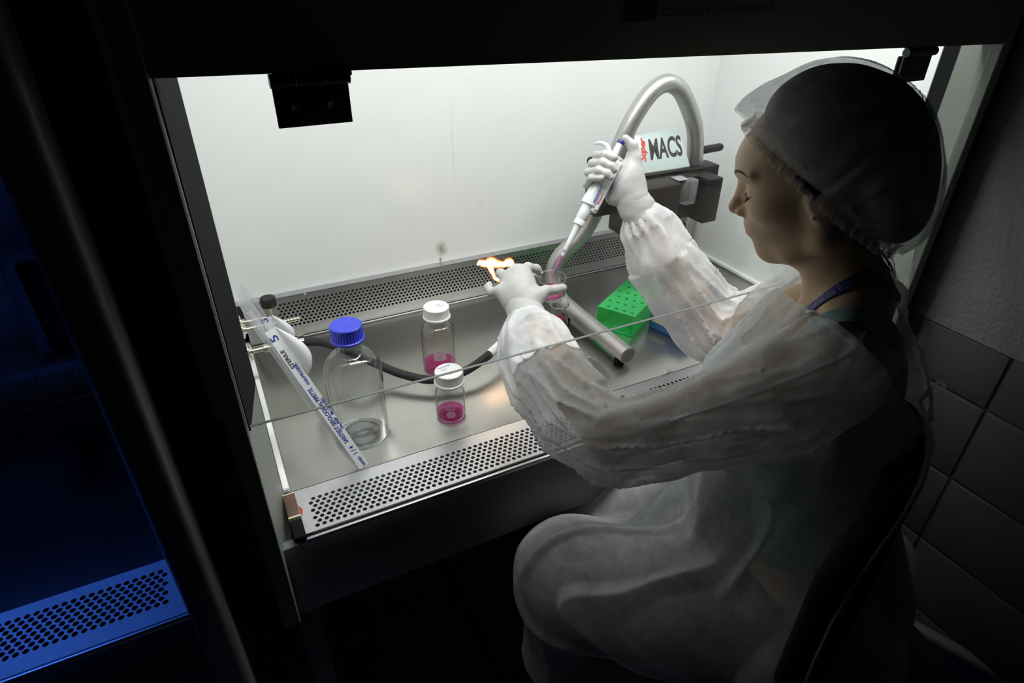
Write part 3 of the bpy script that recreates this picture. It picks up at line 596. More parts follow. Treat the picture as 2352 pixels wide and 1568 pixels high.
for p, q in ((PX(1606, 346, y=1.15), PX(1657, 337, y=1.15)), (PX(1382, 364, y=1.15), PX(1352, 371, y=1.15))):
    V, F = tube([p, q+(p-q)*.08, q], [.0095, .0095, .0075], 18); part('grip_handle', V, F, 'black_plastic', MS, smooth=True, sharp=50)
# ------------------------------------------------------------------ racks
def rack_green():
    A = PX(1457, 767, z=0); B = PX(1383, 752, z=0); e1 = B-A; W = np.linalg.norm(e1); e1 /= W
    e2 = np.array([-e1[1], e1[0], 0]); e2 = e2 if e2[1] > 0 and e2@np.array([.6, .8, 0]) > 0 else -e2
    # long axis runs from the near end up to the right-hand back, as the photo's top edges do
    top = [PX(1458, 728, z=.055), PX(1373, 703, z=.055), PX(1427, 640, z=.055), PX(1508, 655, z=.055)]
    return A, B, top
A, B, top = rack_green()
# box axes from the top outline, kept square
o_ = top[0]; ax1 = (top[1]-top[0]); Wd = float(np.linalg.norm(ax1)); ax1 /= Wd
ax2 = np.array([-ax1[1], ax1[0], 0]); ax2 *= np.sign(ax2@(top[3]-top[0])); Ld = float(max((top[3]-top[0])@ax2, .11))
o_ = np.array([o_[0], o_[1], 0])
RG = thing('tube_rack', 'bright green translucent plastic tube rack with holes in its top', 'rack', o_+ax1*Wd/2+ax2*Ld/2)
Mg = np.eye(4); Mg[:3, 0] = ax1; Mg[:3, 1] = ax2; Mg[:3, 2] = (0, 0, 1); Mg[:3, 3] = o_
flip = np.linalg.det(Mg[:3, :3]) < 0
Hh = .055; th = .0022
V, F = perforated(0, Wd, 0, Ld, .012, Wd-.008, .014, 6, (Wd-.024)/3.5, (Ld-.028)/5.2, .0046, .003, Mg @ np.array([[1, 0, 0, 0], [0, 1, 0, 0], [0, 0, 1, Hh], [0, 0, 0, 1.]]))
part('top_plate', V, F, 'rack_green', RG)
for lo, hi in (((0, 0, 0), (th, Ld, Hh-.001)), ((Wd-th, 0, 0), (Wd, Ld, Hh-.001)), ((0, Ld-th, 0), (Wd, Ld, Hh-.001)), ((0, 0, 0), (Wd, Ld, th))):
    V, F = boxm(lo, hi, .0006, 1, Mg); part('side_panel' if hi[2] > .01 else 'bottom_plate', V, F, 'rack_green', RG)
for px, py in ((1468, 657), (1474, 647)):
    c = PX(px, py, z=Hh+.003); mt_ = thing('micro_tube', 'clear lidded micro tube in the green rack, '+('nearer of the two' if py > 650 else 'farther of the two'), 'tube', c)
    V, F = lathe([(0, .0012), (.0058, .0012), (.0064, .0004), (.0064, -.0016), (.0045, -.0025), (.0042, -.022), (.0015, -.036), (0, -.037)], 20); part('tube_body', V+c, F, 'tip_plastic', mt_, smooth=True, sharp=40)
    V, F = boxm((.005, -.002, -.001), (.010, .002, .0008), .0005); part('lid_tab', V+c, F, 'tip_plastic', mt_)
    V, F = lathe([(0, .0014), (.002, .0014), (.003, .0012)], 14); part('lid_dimple', V+c, F, 'device_shell', mt_)
b0 = PX(1489, 750, z=0); b1 = PX(1577, 792, z=0); d1 = (b1-b0)/np.linalg.norm(b1-b0); d2 = np.array([-d1[1], d1[0], 0]); d2 *= np.sign(d2[0])
Mr = np.eye(4); Mr[:3, 0] = d1; Mr[:3, 1] = d2; Mr[:3, 3] = b0
RB = thing('tip_rack', 'blue plastic pipette tip rack with a beige tape label', 'rack', b0+d1*.06+d2*.04)
V, F = boxm((0, 0, 0), (.125, .085, .046), .003, 2, Mr); part('rack_box', V, F, 'rack_blue', RB, smooth=True, sharp=50)
V, F = boxm((.002, .002, .046), (.123, .083, .062), .002, 2, Mr); part('rack_tray', V, F, 'rack_blue', RB, smooth=True, sharp=50)
V, F = boxm((.008, -.0006, .020), (.060, 0, .031), 0, 1, Mr); part('tape_label', V, F, 'tape_beige', RB)
for i in range(3):
    for j in range(2):
        tp = thing('pipette_tip', 'clear pipette tip standing in the blue rack', 'pipette tip', xf([[.014+.012*i, .014+.014*j, .062]], Mr)[0], 'tips standing in the blue rack')
        c = np.array(tp.location); V, F = lathe([(.0040, .018), (.0046, .018), (.0046, .008), (.0036, -.002), (.002, -.03), (0, -.031)], 14); part('tip_body', V+c, F, 'tip_plastic', tp, smooth=True, sharp=50)
# loose tip on the tray
ta, tb = PX(1541, 850, z=.0045), PX(1500, 874, z=.003)
lt = thing('pipette_tip', 'loose filtered pipette tip lying on the tray by the front grille', 'pipette tip', (ta+tb)/2)
V, F = tube([ta, ta+(tb-ta)*.35, tb], [.0045, .0035, .0012], 16); part('tip_body', V, F, 'tip_plastic', lt, smooth=True, sharp=50)
V, F = tube([ta+(tb-ta)*.22, ta+(tb-ta)*.42], [.0037, .003], 14); part('filter_plug', V, F, 'paper_white', lt, smooth=True, sharp=50)
# ------------------------------------------------------------------ implicit-surface modelling (smooth unions -> one continuous mesh)
def seg(p, a, b, ra, rb):
    a = np.asarray(a, float); b = np.asarray(b, float); pa = p-a; ba = b-a; h = np.clip(pa@ba/max(ba@ba, 1e-12), 0, 1)
    q = pa-h[:, None]*ba; return np.sqrt(np.einsum('ij,ij->i', q, q))-(ra+(rb-ra)*h)
def smin(a, b, k):
    h = np.clip(.5+.5*(b-a)/k, 0, 1); return b+(a-b)*h-k*h*(1-h)
def smax(a, b, k): return -smin(-a, -b, k)
def chain(p, P, Rd, k=.01):
    d = None
    for i in range(len(P)-1):
        s = seg(p, P[i], P[i+1], Rd[i], Rd[i+1]); d = s if d is None else smin(d, s, k)
    return d
def ell(p, c, r, A=None):
    q = p-np.asarray(c, float)
    if A is not None: q = q@A
    r = np.asarray(r, float); k0 = np.sqrt(((q/r)**2).sum(1)); k1 = np.sqrt(((q/r**2)**2).sum(1))+1e-9; return k0*(k0-1)/k1
_H = RNG.random((32, 32, 32))
def noise(p):
    i = np.floor(p).astype(int); f = p-i; f = f*f*(3-2*f); r = 0
    for dx in (0, 1):
        for dy in (0, 1):
            for dz in (0, 1):
                r = r+_H[(i[:, 0]+dx) % 32, (i[:, 1]+dy) % 32, (i[:, 2]+dz) % 32]*(f[:, 0] if dx else 1-f[:, 0])*(f[:, 1] if dy else 1-f[:, 1])*(f[:, 2] if dz else 1-f[:, 2])
    return r-.5
def axis(lo, hi, hc, fa=None, fb=None, hf=None):
    if fa is None: return np.arange(lo, hi+hc, hc)
    return np.concatenate([np.arange(lo, fa, hc), np.arange(fa, fb, hf), np.arange(fb, hi+hc, hc)])
def surf(f, X, Y, Z, margin=.0, iters=1, B=8):
    def pad(a): n = (-(len(a)-1)) % B; return np.concatenate([a, a[-1]+(a[-1]-a[-2])*np.arange(1, n+1)])
    X, Y, Z = pad(X), pad(Y), pad(Z); nb = [(len(a)-1)//B for a in (X, Y, Z)]
    g = np.stack(np.meshgrid(*[np.arange(n) for n in nb], indexing='ij'), -1).reshape(-1, 3)
    lo = np.stack([X[g[:, 0]*B], Y[g[:, 1]*B], Z[g[:, 2]*B]], 1); hi = np.stack([X[g[:, 0]*B+B], Y[g[:, 1]*B+B], Z[g[:, 2]*B+B]], 1)
    d = f((lo+hi)/2); g = g[np.abs(d) < .62*np.linalg.norm(hi-lo, axis=1)+margin]
    o = np.stack(np.meshgrid(*[np.arange(B+1)]*3, indexing='ij'), -1).reshape(-1, 3)
    ijk = (g[:, None, :]*B+o[None]).reshape(-1, 3); NY, NZ = len(Y)+1, len(Z)+1
    uid, inv = np.unique((ijk[:, 0]*NY+ijk[:, 1])*NZ+ijk[:, 2], return_inverse=True); inv = inv.ravel()
    P = np.stack([X[uid//(NY*NZ)], Y[(uid//NZ) % NY], Z[uid % NZ]], 1)
    val = np.concatenate([f(P[i:i+200000]) for i in range(0, len(P), 200000)])
    vb = val[inv].reshape(-1, B+1, B+1, B+1)
    cs = np.stack([vb[:, a:B+a, b:B+b, c:B+c] for a in (0, 1) for b in (0, 1) for c in (0, 1)], -1)
    neg = cs < 0; act = neg.any(-1) & ~neg.all(-1); bi, ci, cj, ck = np.nonzero(act)
    cid = g[bi]*B+np.stack([ci, cj, ck], 1); cv = cs[act]
    off = np.array([(a, b, c) for a in (0, 1) for b in (0, 1) for c in (0, 1)])
    cp = np.stack([X[cid[:, 0:1]+off[:, 0]], Y[cid[:, 1:2]+off[:, 1]], Z[cid[:, 2:3]+off[:, 2]]], -1)
    acc = np.zeros((len(cid), 3)); cnt = np.zeros(len(cid))
    for a in range(8):
        for b in range(a+1, 8):
            if np.abs(off[a]-off[b]).sum() == 1:
                x = (cv[:, a] < 0) != (cv[:, b] < 0); t = np.where(x, cv[:, a]/np.where(x, cv[:, a]-cv[:, b], 1), 0)
                acc += np.where(x[:, None], cp[:, a]+t[:, None]*(cp[:, b]-cp[:, a]), 0); cnt += x
    V = acc/cnt[:, None]; key = (cid[:, 0]*NY+cid[:, 1])*NZ+cid[:, 2]; order = np.argsort(key); sk = key[order]
    def find(c):
        k = (c[:, 0]*NY+c[:, 1])*NZ+c[:, 2]; j = np.clip(np.searchsorted(sk, k), 0, len(sk)-1); return np.where(sk[j] == k, order[j], -1)
    F = []
    for ax, cor in ((0, 4), (1, 2), (2, 1)):
        x = (cv[:, 0] < 0) != (cv[:, cor] < 0); c = cid[x]; e1, e2 = np.eye(3, dtype=int)[(ax+1) % 3], np.eye(3, dtype=int)[(ax+2) % 3]
        q = np.stack([find(c), find(c-e1), find(c-e1-e2), find(c-e2)], 1); fl = cv[x][:, 0] < 0; ok = (q >= 0).all(1)
        q = np.where(fl[:, None], q, q[:, ::-1])[ok]; F.append(q)
    F = np.concatenate(F)
    for _ in range(iters):
        e = 4e-4; d = f(V); G = np.stack([f(V+e*np.eye(3)[i])-d for i in range(3)], 1)/e; n2 = (G*G).sum(1)+1e-9
        V = V-np.clip(d/n2, -.002, .002)[:, None]*G
    return V, F
def hits(f, L, d0=.35, d1=1.45):
    """where the lines of sight through pixels first meet the surface f; misses are dropped"""
    L = np.asarray(L, float); r = (ROT @ np.stack([(L[:, 0]-PPX[0])/FPX, (L[:, 1]-PPX[1])/FPX, np.ones(len(L))])).T; n = np.linalg.norm(r, axis=1); t = np.full(len(L), d0); on = np.ones(len(L), bool); ok = np.zeros(len(L), bool)
    for _ in range(200):
        d = f(CAMP+r*t[:, None]); ok = d < 4e-4; on = ~ok & (t < d1)
        if not on.any(): break
        t = np.where(on, t+np.maximum(d*.6, 2e-4)/n, t)
    return (CAMP+r*t[:, None])[ok]
def normal(f, P):
    P = np.atleast_2d(P); e = 5e-4; G = np.stack([f(P+e*np.eye(3)[i])-f(P-e*np.eye(3)[i]) for i in range(3)], 1); return G/np.linalg.norm(G, axis=1)[:, None]
# ------------------------------------------------------------------ the person: joints
HC = PX(1878, 437, d=.80); yaw = math.atan2(HC[1], HC[0])+math.radians(8); pit = math.radians(22)
hF0 = np.array([-math.sin(yaw), math.cos(yaw), 0]); hR = np.array([math.cos(yaw), math.sin(yaw), 0]); Zu = np.array([0, 0, 1.])
hF = hF0*math.cos(pit)-Zu*math.sin(pit); hU = Zu*math.cos(pit)+hF0*math.sin(pit); HA = np.stack([hF, hR, hU], 1)
def hl(f, s, u): return HC+hF*f+hR*s+hU*u
SL = PX(1895, 850, d=.775); SR = np.array([.925, .56, .30]); EL = PX(1400, 1008, d=.93); WL = PX(1205, 712, y=.84); ER = PX(1640, 772, y=.755); WR = PX(1448, 462, y=.90)
bR = SR-SL; bR[2] = 0; bR /= np.linalg.norm(bR); bF = np.array([-bR[1], bR[0], 0])
NB_ = hl(-.012, 0, -.155); MID = (SL+SR)/2
PEL = np.array([.765, .345, -.15]); HLp = PEL-bR*.085-np.array([0, 0, .01]); HRp = PEL+bR*.085-np.array([0, 0, .01])
KL = np.array([.445, .60, -.225]); KR = np.array([.615, .76, -.255]); AL = np.array([.48, .58, -.66]); AR = np.array([.65, .71, -.66])
CH = MID+np.array([0, 0, -.09])-bF*.005; WA = CH*.45+PEL*.55
BA = np.stack([bF, bR, Zu], 1)
def hplane(px, py, s):
    """where the line of sight meets the plane s sideways of the middle of the head, in head axes"""
    r = ROT @ np.array([(px-PPX[0])/FPX, (py-PPX[1])/FPX, 1.0]); t = ((HC+hR*s-CAMP)@hR)/(r@hR); return (CAMP+r*t-HC)@HA
EARC = hplane(1881, 466, -.072)[[0, 2]]
def head_sdf(p):
    q = (p-HC)@HA; q2 = q.copy(); q2[:, 1] = np.abs(q[:, 1])           # f, |s|, u
    d = ell(q, (-.010, 0, .045), (.096, .073, .083))
    d = smin(d, ell(q, (.040, 0, .058), (.046, .055, .030)), .02)       # forehead and brow
    d = smin(d, ell(q, (.026, 0, -.004), (.062, .060, .070)), .02)      # middle of the face
    d = smin(d, ell(q2, (.050, .036, .008), (.029, .026, .026)), .02)   # cheekbone
    d = smin(d, ell(q, (.060, 0, -.026), (.0325, .034, .031)), .018)    # round the mouth
    d = smin(d, chain(q2, [(.066, .006, -.0605), (.040, .032, -.060), (.004, .052, -.046), (-.002, .058, .004)], (.0200, .017, .016, .016), .012), .016)
    d = smin(d, seg(q, (.052, 0, -.062), (.006, 0, -.078), .024, .040), .018)
    d = smax(d, -ell(q2, (.090, .031, .031), (.011, .0165, .0115)), .010)  # eye sockets
    d = smin(d, ell(q2, (.0690, .0305, .0285), (.0120, .0135, .0120)), .003)  # lids over the eyeballs
    d = smin(d, seg(q2, (.083, .020, .055), (.070, .047, .054), .0055, .004), .012)  # brow ridge
    d = smin(d, chain(q, [(.079, 0, .040), (.088, 0, .024), (.1010, 0, .0055)], (.0065, .0068, .0088), .006), .009)  # nose
    d = smin(d, ell(q2, (.0905, .0105, -.0005), (.0105, .0072, .0075)), .005)
    d = smin(d, seg(q, (.101, 0, .001), (.090, 0, -.0085), .0052, .0045), .004)
    d = smax(d, -ell(q2, (.0975, .0062, -.0082), (.0058, .0030, .0036)), .002)
    d = smin(d, chain(q2, [(.0885, .000, -.0232), (.0850, .010, -.0248), (.0760, .0205, -.0285)], (.0062, .0055, .0025), .004), .0035)  # upper lip
    d = smin(d, chain(q2, [(.0885, .000, -.0335), (.0845, .010, -.0335), (.0765, .0195, -.0300)], (.0063, .0055, .0025), .004), .0035)  # lower lip
    d = smax(d, -chain(q2, [(.0975, 0, -.0286), (.0915, .011, -.0287), (.0805, .0215, -.0292)], (.0016, .0016, .0012), .001), .002)
    # ears
    ec = EARC; e = ell(q2, (ec[0]-.004, .0705, ec[1]+.006), (.0165, .0055, .0290)); e = smin(e, ell(q2, (ec[0]+.001, .0700, ec[1]-.020), (.0085, .0048, .0095)), .006)
    e = smax(e, -ell(q2, (ec[0]-.002, .0770, ec[1]+.008), (.0105, .0050, .0185)), .003); e = smin(e, seg(q2, (ec[0]+.010, .069, ec[1]+.004), (ec[0]+.009, .0705, ec[1]-.006), .0038, .003), .003); return smin(d, e, .005)
def body_sdf(p):
    d = head_sdf(p)
    d = smin(d, chain(p, [hl(-.012, 0, -.045), hl(-.013, 0, -.105), NB_+np.array([0, 0, -.01])], (.046, .0455, .050), .01), .016)
    nk = [seg(p, hl(-.004, s*.035, -.045), NB_+bF*.035+bR*s*.012+Zu*-.03, .010, .009) for s in (-1, 1)]
    d = smin(d, np.minimum(*nk), .02)                                              # neck muscles
    for S, s in ((SL, -1), (SR, 1)):
        d = smin(d, seg(p, NB_-bF*.012+Zu*.0, S*.75+NB_*.25+np.array([0, 0, .022]), .040, .028), .03)   # trapezius
        d = smin(d, seg(p, NB_+bF*.042+Zu*-.045, S+bF*.012+Zu*.028, .012, .012), .02)                    # collar bone
        d = smin(d, chain(p, [S+np.array([0, 0, .004]), S*.6+(EL if s < 0 else ER)*.4, (EL if s < 0 else ER)], (.047, .037, .033), .02), .02)
    d = smin(d, ell(p, CH-np.array([0, 0, .03]), (.095, .150, .155), BA), .04)
    d = smin(d, seg(p, CH-Zu*.12, PEL+Zu*.05, .095, .105), .05)
    d = smin(d, ell(p, PEL, (.115, .165, .12), BA), .05)
    for s in (-1, 1): d = smin(d, ell(p, CH+bF*.075+bR*s*.07-Zu*.06, (.055, .058, .058), BA), .02)
    for E, W in ((EL, WL), (ER, WR)):
        m1 = E*.7+W*.3; d = smin(d, chain(p, [E, m1, W*.85+E*.15, W], (.034, .036, .0235, .0205), .015), .015)
    for h, k, a in ((HLp, KL, AL), (HRp, KR, AR)):
        d = smin(d, chain(p, [h, h*.5+k*.5, k, k*.6+a*.4, a], (.085, .078, .056, .052, .036), .03), .03)
        d = smin(d, seg(p, a+np.array([0, 0, -.06]), a+bF*.13+np.array([0, 0, -.085]), .036, .026), .02)
    return d
mat('skin', (.60, .42, .275), .45, 0, sss=.12, var=(45, .07), bump=(900, .10, .0004), spec=.35)
nt = MAT['skin'].node_tree; at = nd(nt, 'ShaderNodeVertexColor', layer_name='tint'); mx = nd(nt, 'ShaderNodeMix', data_type='RGBA', blend_type='MULTIPLY'); mx.inputs[0].default_value = 1
bs = nt.nodes['Principled BSDF']; src = bs.inputs['Base Color'].links[0].from_socket; nt.links.new(src, mx.inputs[6]); nt.links.new(at.outputs[0], mx.inputs[7]); nt.links.new(mx.outputs[2], bs.inputs['Base Color'])
mat('hair', (.012, .009, .007), .45, 0, bump=(300, .6, .002), stretch=(1, 1, .2)); mat('brow_hair', (.018, .012, .010), .6)
mat('latex', (.47, .46, .45), .42, 0, var=(25, .05), bump=(140, .22, .0012), sss=.08, spec=.4)
mat('tank_teal', (.28, .44, .44), .8, 0, bump=(700, .6, .0008), stretch=(1, 1, 1)); mat('lanyard_blue', (.022, .022, .24), .55, 0, bump=(900, .3, .0004)); mat('lanyard_print', (.30, .30, .38), .5)
mat('trouser', (.045, .055, .075), .85, 0, bump=(400, .4, .001)); mat('crystal', (.9, .9, .95), .12, .25, spec=1.0)
cloth('gown_cloth', (.85, .85, .87), .64, .16, 210, tl=.36, fold=.28)
cloth('gown_seam', (.84, .84, .86), .72, .12, 300, tl=.4)
cloth('cap_cloth', (.74, .75, .76), .42, .14, 240, tl=.42)
PERSON = thing('person', 'person seated at the clean bench in white gown, bouffant cap and gloves, pipetting', 'person', (PEL[0], PEL[1], -.78))
X = axis(.30, 1.12, .006, .56, .80, .0026); Y = axis(.16, 1.02, .006, .44, .66, .0026); Z = axis(-.78, .66, .006, .38, .64, .0026)
V, F = surf(body_sdf, X, Y, Z, margin=.02, iters=2)
body = part('body', V, F, 'skin', PERSON, smooth=True)
q = (V-HC)@HA; q[:, 1] = np.abs(q[:, 1]); col = np.ones((len(V), 4))
lipm = np.minimum(chain(q, [(.0905, 0, -.0240), (.0870, .010, -.0252), (.0775, .0195, -.0285)], (.0058, .005, .002)), chain(q, [(.0905, 0, -.0335), (.0865, .010, -.0330), (.0780, .0185, -.0300)], (.0058, .005, .002)))
k = np.clip(1-(lipm+.0005)/.0022, 0, 1)[:, None]; col[:, :3] = col[:, :3]*(1-k)+np.array([.88, .50, .52])*k
k = np.clip(1-ell(q, (.0905, .0105, -.0005), (.014, .011, .011))/.006, 0, 1)[:, None]*.25; col[:, :3] = col[:, :3]*(1-k)+np.array([.95, .70, .66])*k
ca = body.data.color_attributes.new('tint', 'FLOAT_COLOR', 'POINT'); ca.data.foreach_set('color', col.ravel().astype(np.float32))
# trousers cover the legs
def trouser_sdf(p):
    d = ell(p, PEL-Zu*.01, (.122, .172, .115), BA)
    for h, k, a in ((HLp, KL, AL), (HRp, KR, AR)): d = smin(d, chain(p, [h, h*.5+k*.5, k, k*.6+a*.4, a], (.093, .087, .066, .066, .056), .03), .03)
    return d+.004*noise(p*18)
V, F = surf(trouser_sdf, axis(.30, 1.12, .009), axis(.16, .98, .009), axis(-.76, .02, .009)); part('trousers', V, F, 'trouser', PERSON, smooth=True)
for a, nm in ((AL, 'shoe'), (AR, 'shoe')):
    def shoe_sdf(p, a=a): return smax(smin(seg(p, a+np.array([0, 0, -.075]), a+bF*.17+np.array([0, 0, -.092]), .044, .034), seg(p, a+np.array([0, 0, -.05]), a+np.array([0, 0, -.03]), .044, .046), .02), -(p[:, 2]+.779), .004)
    c = a+bF*.08; V, F = surf(shoe_sdf, axis(c[0]-.17, c[0]+.17, .006), axis(c[1]-.17, c[1]+.17, .006), axis(-.80, -.62, .006)); part(nm, V, F, 'shoe_black', PERSON, smooth=True)
# teal tank top: offset of the torso, open at neck and arms
def tank_sdf(p):
    d = ell(p, CH-np.array([0, 0, .03]), (.095, .150, .155), BA); d = smin(d, seg(p, CH-Zu*.12, PEL+Zu*.05, .095, .105), .05)
    for s in (-1, 1): d = smin(d, ell(p, CH+bF*.075+bR*s*.07-Zu*.06, (.055, .058, .058), BA), .02)
    d = d-.006+.0025*noise(p*np.array([40, 40, 12.]))
    return smax(d, (p[:, 2]-(CH[2]+.050)), .006)
V, F = surf(tank_sdf, axis(.50, 1.08, .007), axis(.20, .75, .007), axis(-.22, .40, .007)); part('tank_top', V, F, 'tank_teal', PERSON, smooth=True)
def ribbon(name, pts, f, width, material, off=.003, n=60, thick=.001, wdir=None):
    P = hits(f, spline([(x, y, 0) for x, y in pts], n)[:, :2])
    for _ in range(6): P[1:-1] = (P[:-2]+2*P[1:-1]+P[2:])/4
    N = normal(f, P)
    for _ in range(4): N[1:-1] = (N[:-2]+2*N[1:-1]+N[2:])/4
    P = P+N*off; T = np.gradient(P, axis=0); A = np.cross(N, T); A /= np.linalg.norm(A, axis=1)[:, None]
    Vv, Ff = strip(P, A, width, thick); return part(name, Vv, Ff, material, PERSON, smooth=False), P, A, np.cross(T/np.linalg.norm(T, axis=1)[:, None], A)
def skin_f(p): return body_sdf(p)
ribbon('strap', [(1862, 770), (1905, 737), (1955, 726), (2005, 740), (2050, 772), (2092, 825)], skin_f, .026, 'tank_teal', .004)
ribbon('strap', [(2022, 625), (2045, 662), (2068, 700), (2088, 745), (2098, 800)], skin_f, .012, 'tank_teal', .003)
LY, LP, LA, LN = ribbon('lanyard', [(1838, 727), (1852, 720), (1880, 697), (1910, 675), (1940, 655), (1970, 638), (2000, 622)], skin_f, .0125, 'lanyard_blue', .0025, n=70)
Vt, Ft = textm('Centro de Estudos', .0125, spacing=1.0); s_ = np.r_[0, np.cumsum(np.linalg.norm(np.diff(LP, axis=0), axis=1))]
Vt[:, 0] *= s_[-1]*.80/Vt[:, 0].max(); Vt[:, 0] += s_[-1]*.14; sgn = 1 if (LA[30]@hU) > 0 else -1
idx = [np.interp(Vt[:, 0], s_, LP[:, k]) for k in range(3)]; ia = [np.interp(Vt[:, 0], s_, LA[:, k]) for k in range(3)]; in_ = [np.interp(Vt[:, 0], s_, LN[:, k]) for k in range(3)]
sn = 1 if (LN[30]@(CAMP-LP[30])) > 0 else -1
tv = np.stack(idx, 1)+np.stack(ia, 1)*sgn*(Vt[:, 1:2]-.0044)+np.stack(in_, 1)*sn*.0009
o = part('lettering', tv, Ft, 'lanyard_print', LY)
# brows, lashes, earring, hair
for s in (-1, 1):
    P = []
    for a, b in ((.016, .054), (.026, .0585), (.038, .0590), (.050, .0535)):
        r0 = np.array([hl(x, s*a, b) for x in np.linspace(.11, .03, 80)]); P.append(r0[np.argmax(body_sdf(r0) < .0002)])
    Vv, Ff = tube(P, [.0014, .0019, .0016, .0007], 10, samples=18, flat=.9); part('eyebrow', Vv, Ff, 'brow_hair', PERSON, smooth=True)
    P = []
    for a, b in ((.019, .0262), (.025, .0232), (.032, .0222), (.039, .0238), (.0435, .0265)):
        r0 = np.array([hl(x, s*a, b) for x in np.linspace(.11, .03, 160)]); P.append(r0[np.argmax(body_sdf(r0) < .0002)])
    Q = spline(P, 15); parts = [tube(Q, .0006, 6)]
    for i in range(15):
        dd = hF*.0065-hU*.0042+hR*s*(.004*(i/14-.3)); parts.append(tube([Q[i], Q[i]+dd*.6-hU*.0004, Q[i]+dd], [.00035, .00025, .0001], 4))
    Vv, Ff = merge(*parts); part('eyelashes', Vv, Ff, 'brow_hair', PERSON)
er = HC+HA@hplane(1868, 501, -.0755); Vv, Ff = lathe([(0, .003), (.0018, .0026), (.0030, .0005), (.0022, -.0008), (0, -.0022)], 8); part('earring', xf(Vv, frame(er, hU, -hR)), Ff, 'crystal', PERSON, label='small sparkling stud earring')
b1_ = hplane(1778, 362, -.073); b2_ = hplane(1955, 515, -.073); tdir = b1_-b2_; tdir[1] = 0; tdir /= np.linalg.norm(tdir); bn = np.array([-tdir[2], 0, tdir[0]])
c0 = b1_+tdir*((.074-b1_[0])/tdir[0]); c0[1] = 0; c1 = b1_+tdir*((-.070-b1_[0])/tdir[0]); c1[1] = 0
def hair_sdf(p):
    q = (p-HC)@HA
    d = ell(q, (-.017, 0, .056), (.095, .087, .092)); d = smin(d, ell(q, (-.071, 0, .012), (.061, .080, .084)), .04); d = smin(d, ell(q, (-.067, 0, -.050), (.045, .060, .055)), .04)
    e_ = (q-c0)@bn; d = d+.020*np.exp(-np.maximum(e_, 0)/.022); d = smax(d, -e_+.002, .008)      # gathered up above the elastic
    d = smin(d, ell(q, (-.034, 0, -.050), (.026, .046, .050)), .015)
    q2 = q.copy(); q2[:, 1] = np.abs(q2[:, 1]); d = smin(d, smax(head_sdf(p)-.0028, ell(q2, (.002, .066, .040), (.022, .03, .024)), .004), .004) if False else np.minimum(d, smax(smax(head_sdf(p)-.0028, ell(q2, (.002, .066, .040), (.022, .03, .024)), .004), e_-.004, .002))
    return d+.0015*noise(p*np.array([60, 60, 25.]))
V, F = surf(hair_sdf, axis(.58, .92, .005), axis(.36, .66, .005), axis(.36, .70, .005), margin=.01); part('hair', V, F, 'hair', PERSON, smooth=True)
hp_ = []
for i in range(14):
    b0 = hl(-.052+.002*RNG.normal(), -.03+.05*RNG.random(), -.085); hp_.append(tube([b0, b0-hU*.03-hF*(.008+.006*RNG.random()), b0-hU*.055-hF*(.012+.012*RNG.random())-hR*.004*RNG.normal()], [.0006, .0005, .0002], 4, samples=8))
Vv, Ff = merge(*hp_); part('loose_hair', Vv, Ff, 'hair', PERSON)
# bouffant cap: puffed shell cut by the plane of its elastic, with a ruffled edge
def cap_sdf(p):
    q = (p-HC)@HA
    d = ell(q, (-.014, 0, .060), (.100, .093, .095)); d = smin(d, ell(q, (-.071, 0, .010), (.064, .085, .086)), .04); d = smin(d, ell(q, (-.068, 0, -.050), (.050, .066, .062)), .04)
    d = smin(d, ell(q, (.045, 0, .100), (.040, .060, .040)), .03)
    s = (q-c1)@tdir; e = np.abs((q-c0)@bn); ga = np.exp(-e/.03)
    ang = np.arctan2(q[:, 1], (q-c1)@tdir-.12)
    w = noise(np.stack([ang*9, e*22, np.zeros(len(q))], 1)); w2 = noise(np.stack([ang*4+7, e*30+3, np.ones(len(q))*.5], 1))
    return d+ga*.030*np.clip(e/.03, 0, 0)+w*(.004+.006*ga)+w2*.005+.0012*noise(p*70)
V, F = surf(cap_sdf, axis(.52, .98, .0042), axis(.30, .72, .0042), axis(.33, .72, .0042), margin=.015)
def cutmesh(V, F, co, no):
    bm = bmesh.new(); vs = [bm.verts.new(v) for v in V.tolist()]
    for f in F:
        try: bm.faces.new([vs[i] for i in f])
        except ValueError: pass
    bmesh.ops.bisect_plane(bm, geom=list(bm.verts)+list(bm.edges)+list(bm.faces), plane_co=Vector(co.tolist()), plane_no=Vector(no.tolist()), clear_inner=True, clear_outer=False, dist=1e-6)
    bm.verts.ensure_lookup_table(); bm.verts.index_update(); V2 = np.array([v.co[:] for v in bm.verts]); F2 = [[v.index for v in f.verts] for f in bm.faces]; bm.free(); return V2, F2
V, F = cutmesh(V, F, HC+HA@c0, HA@bn)
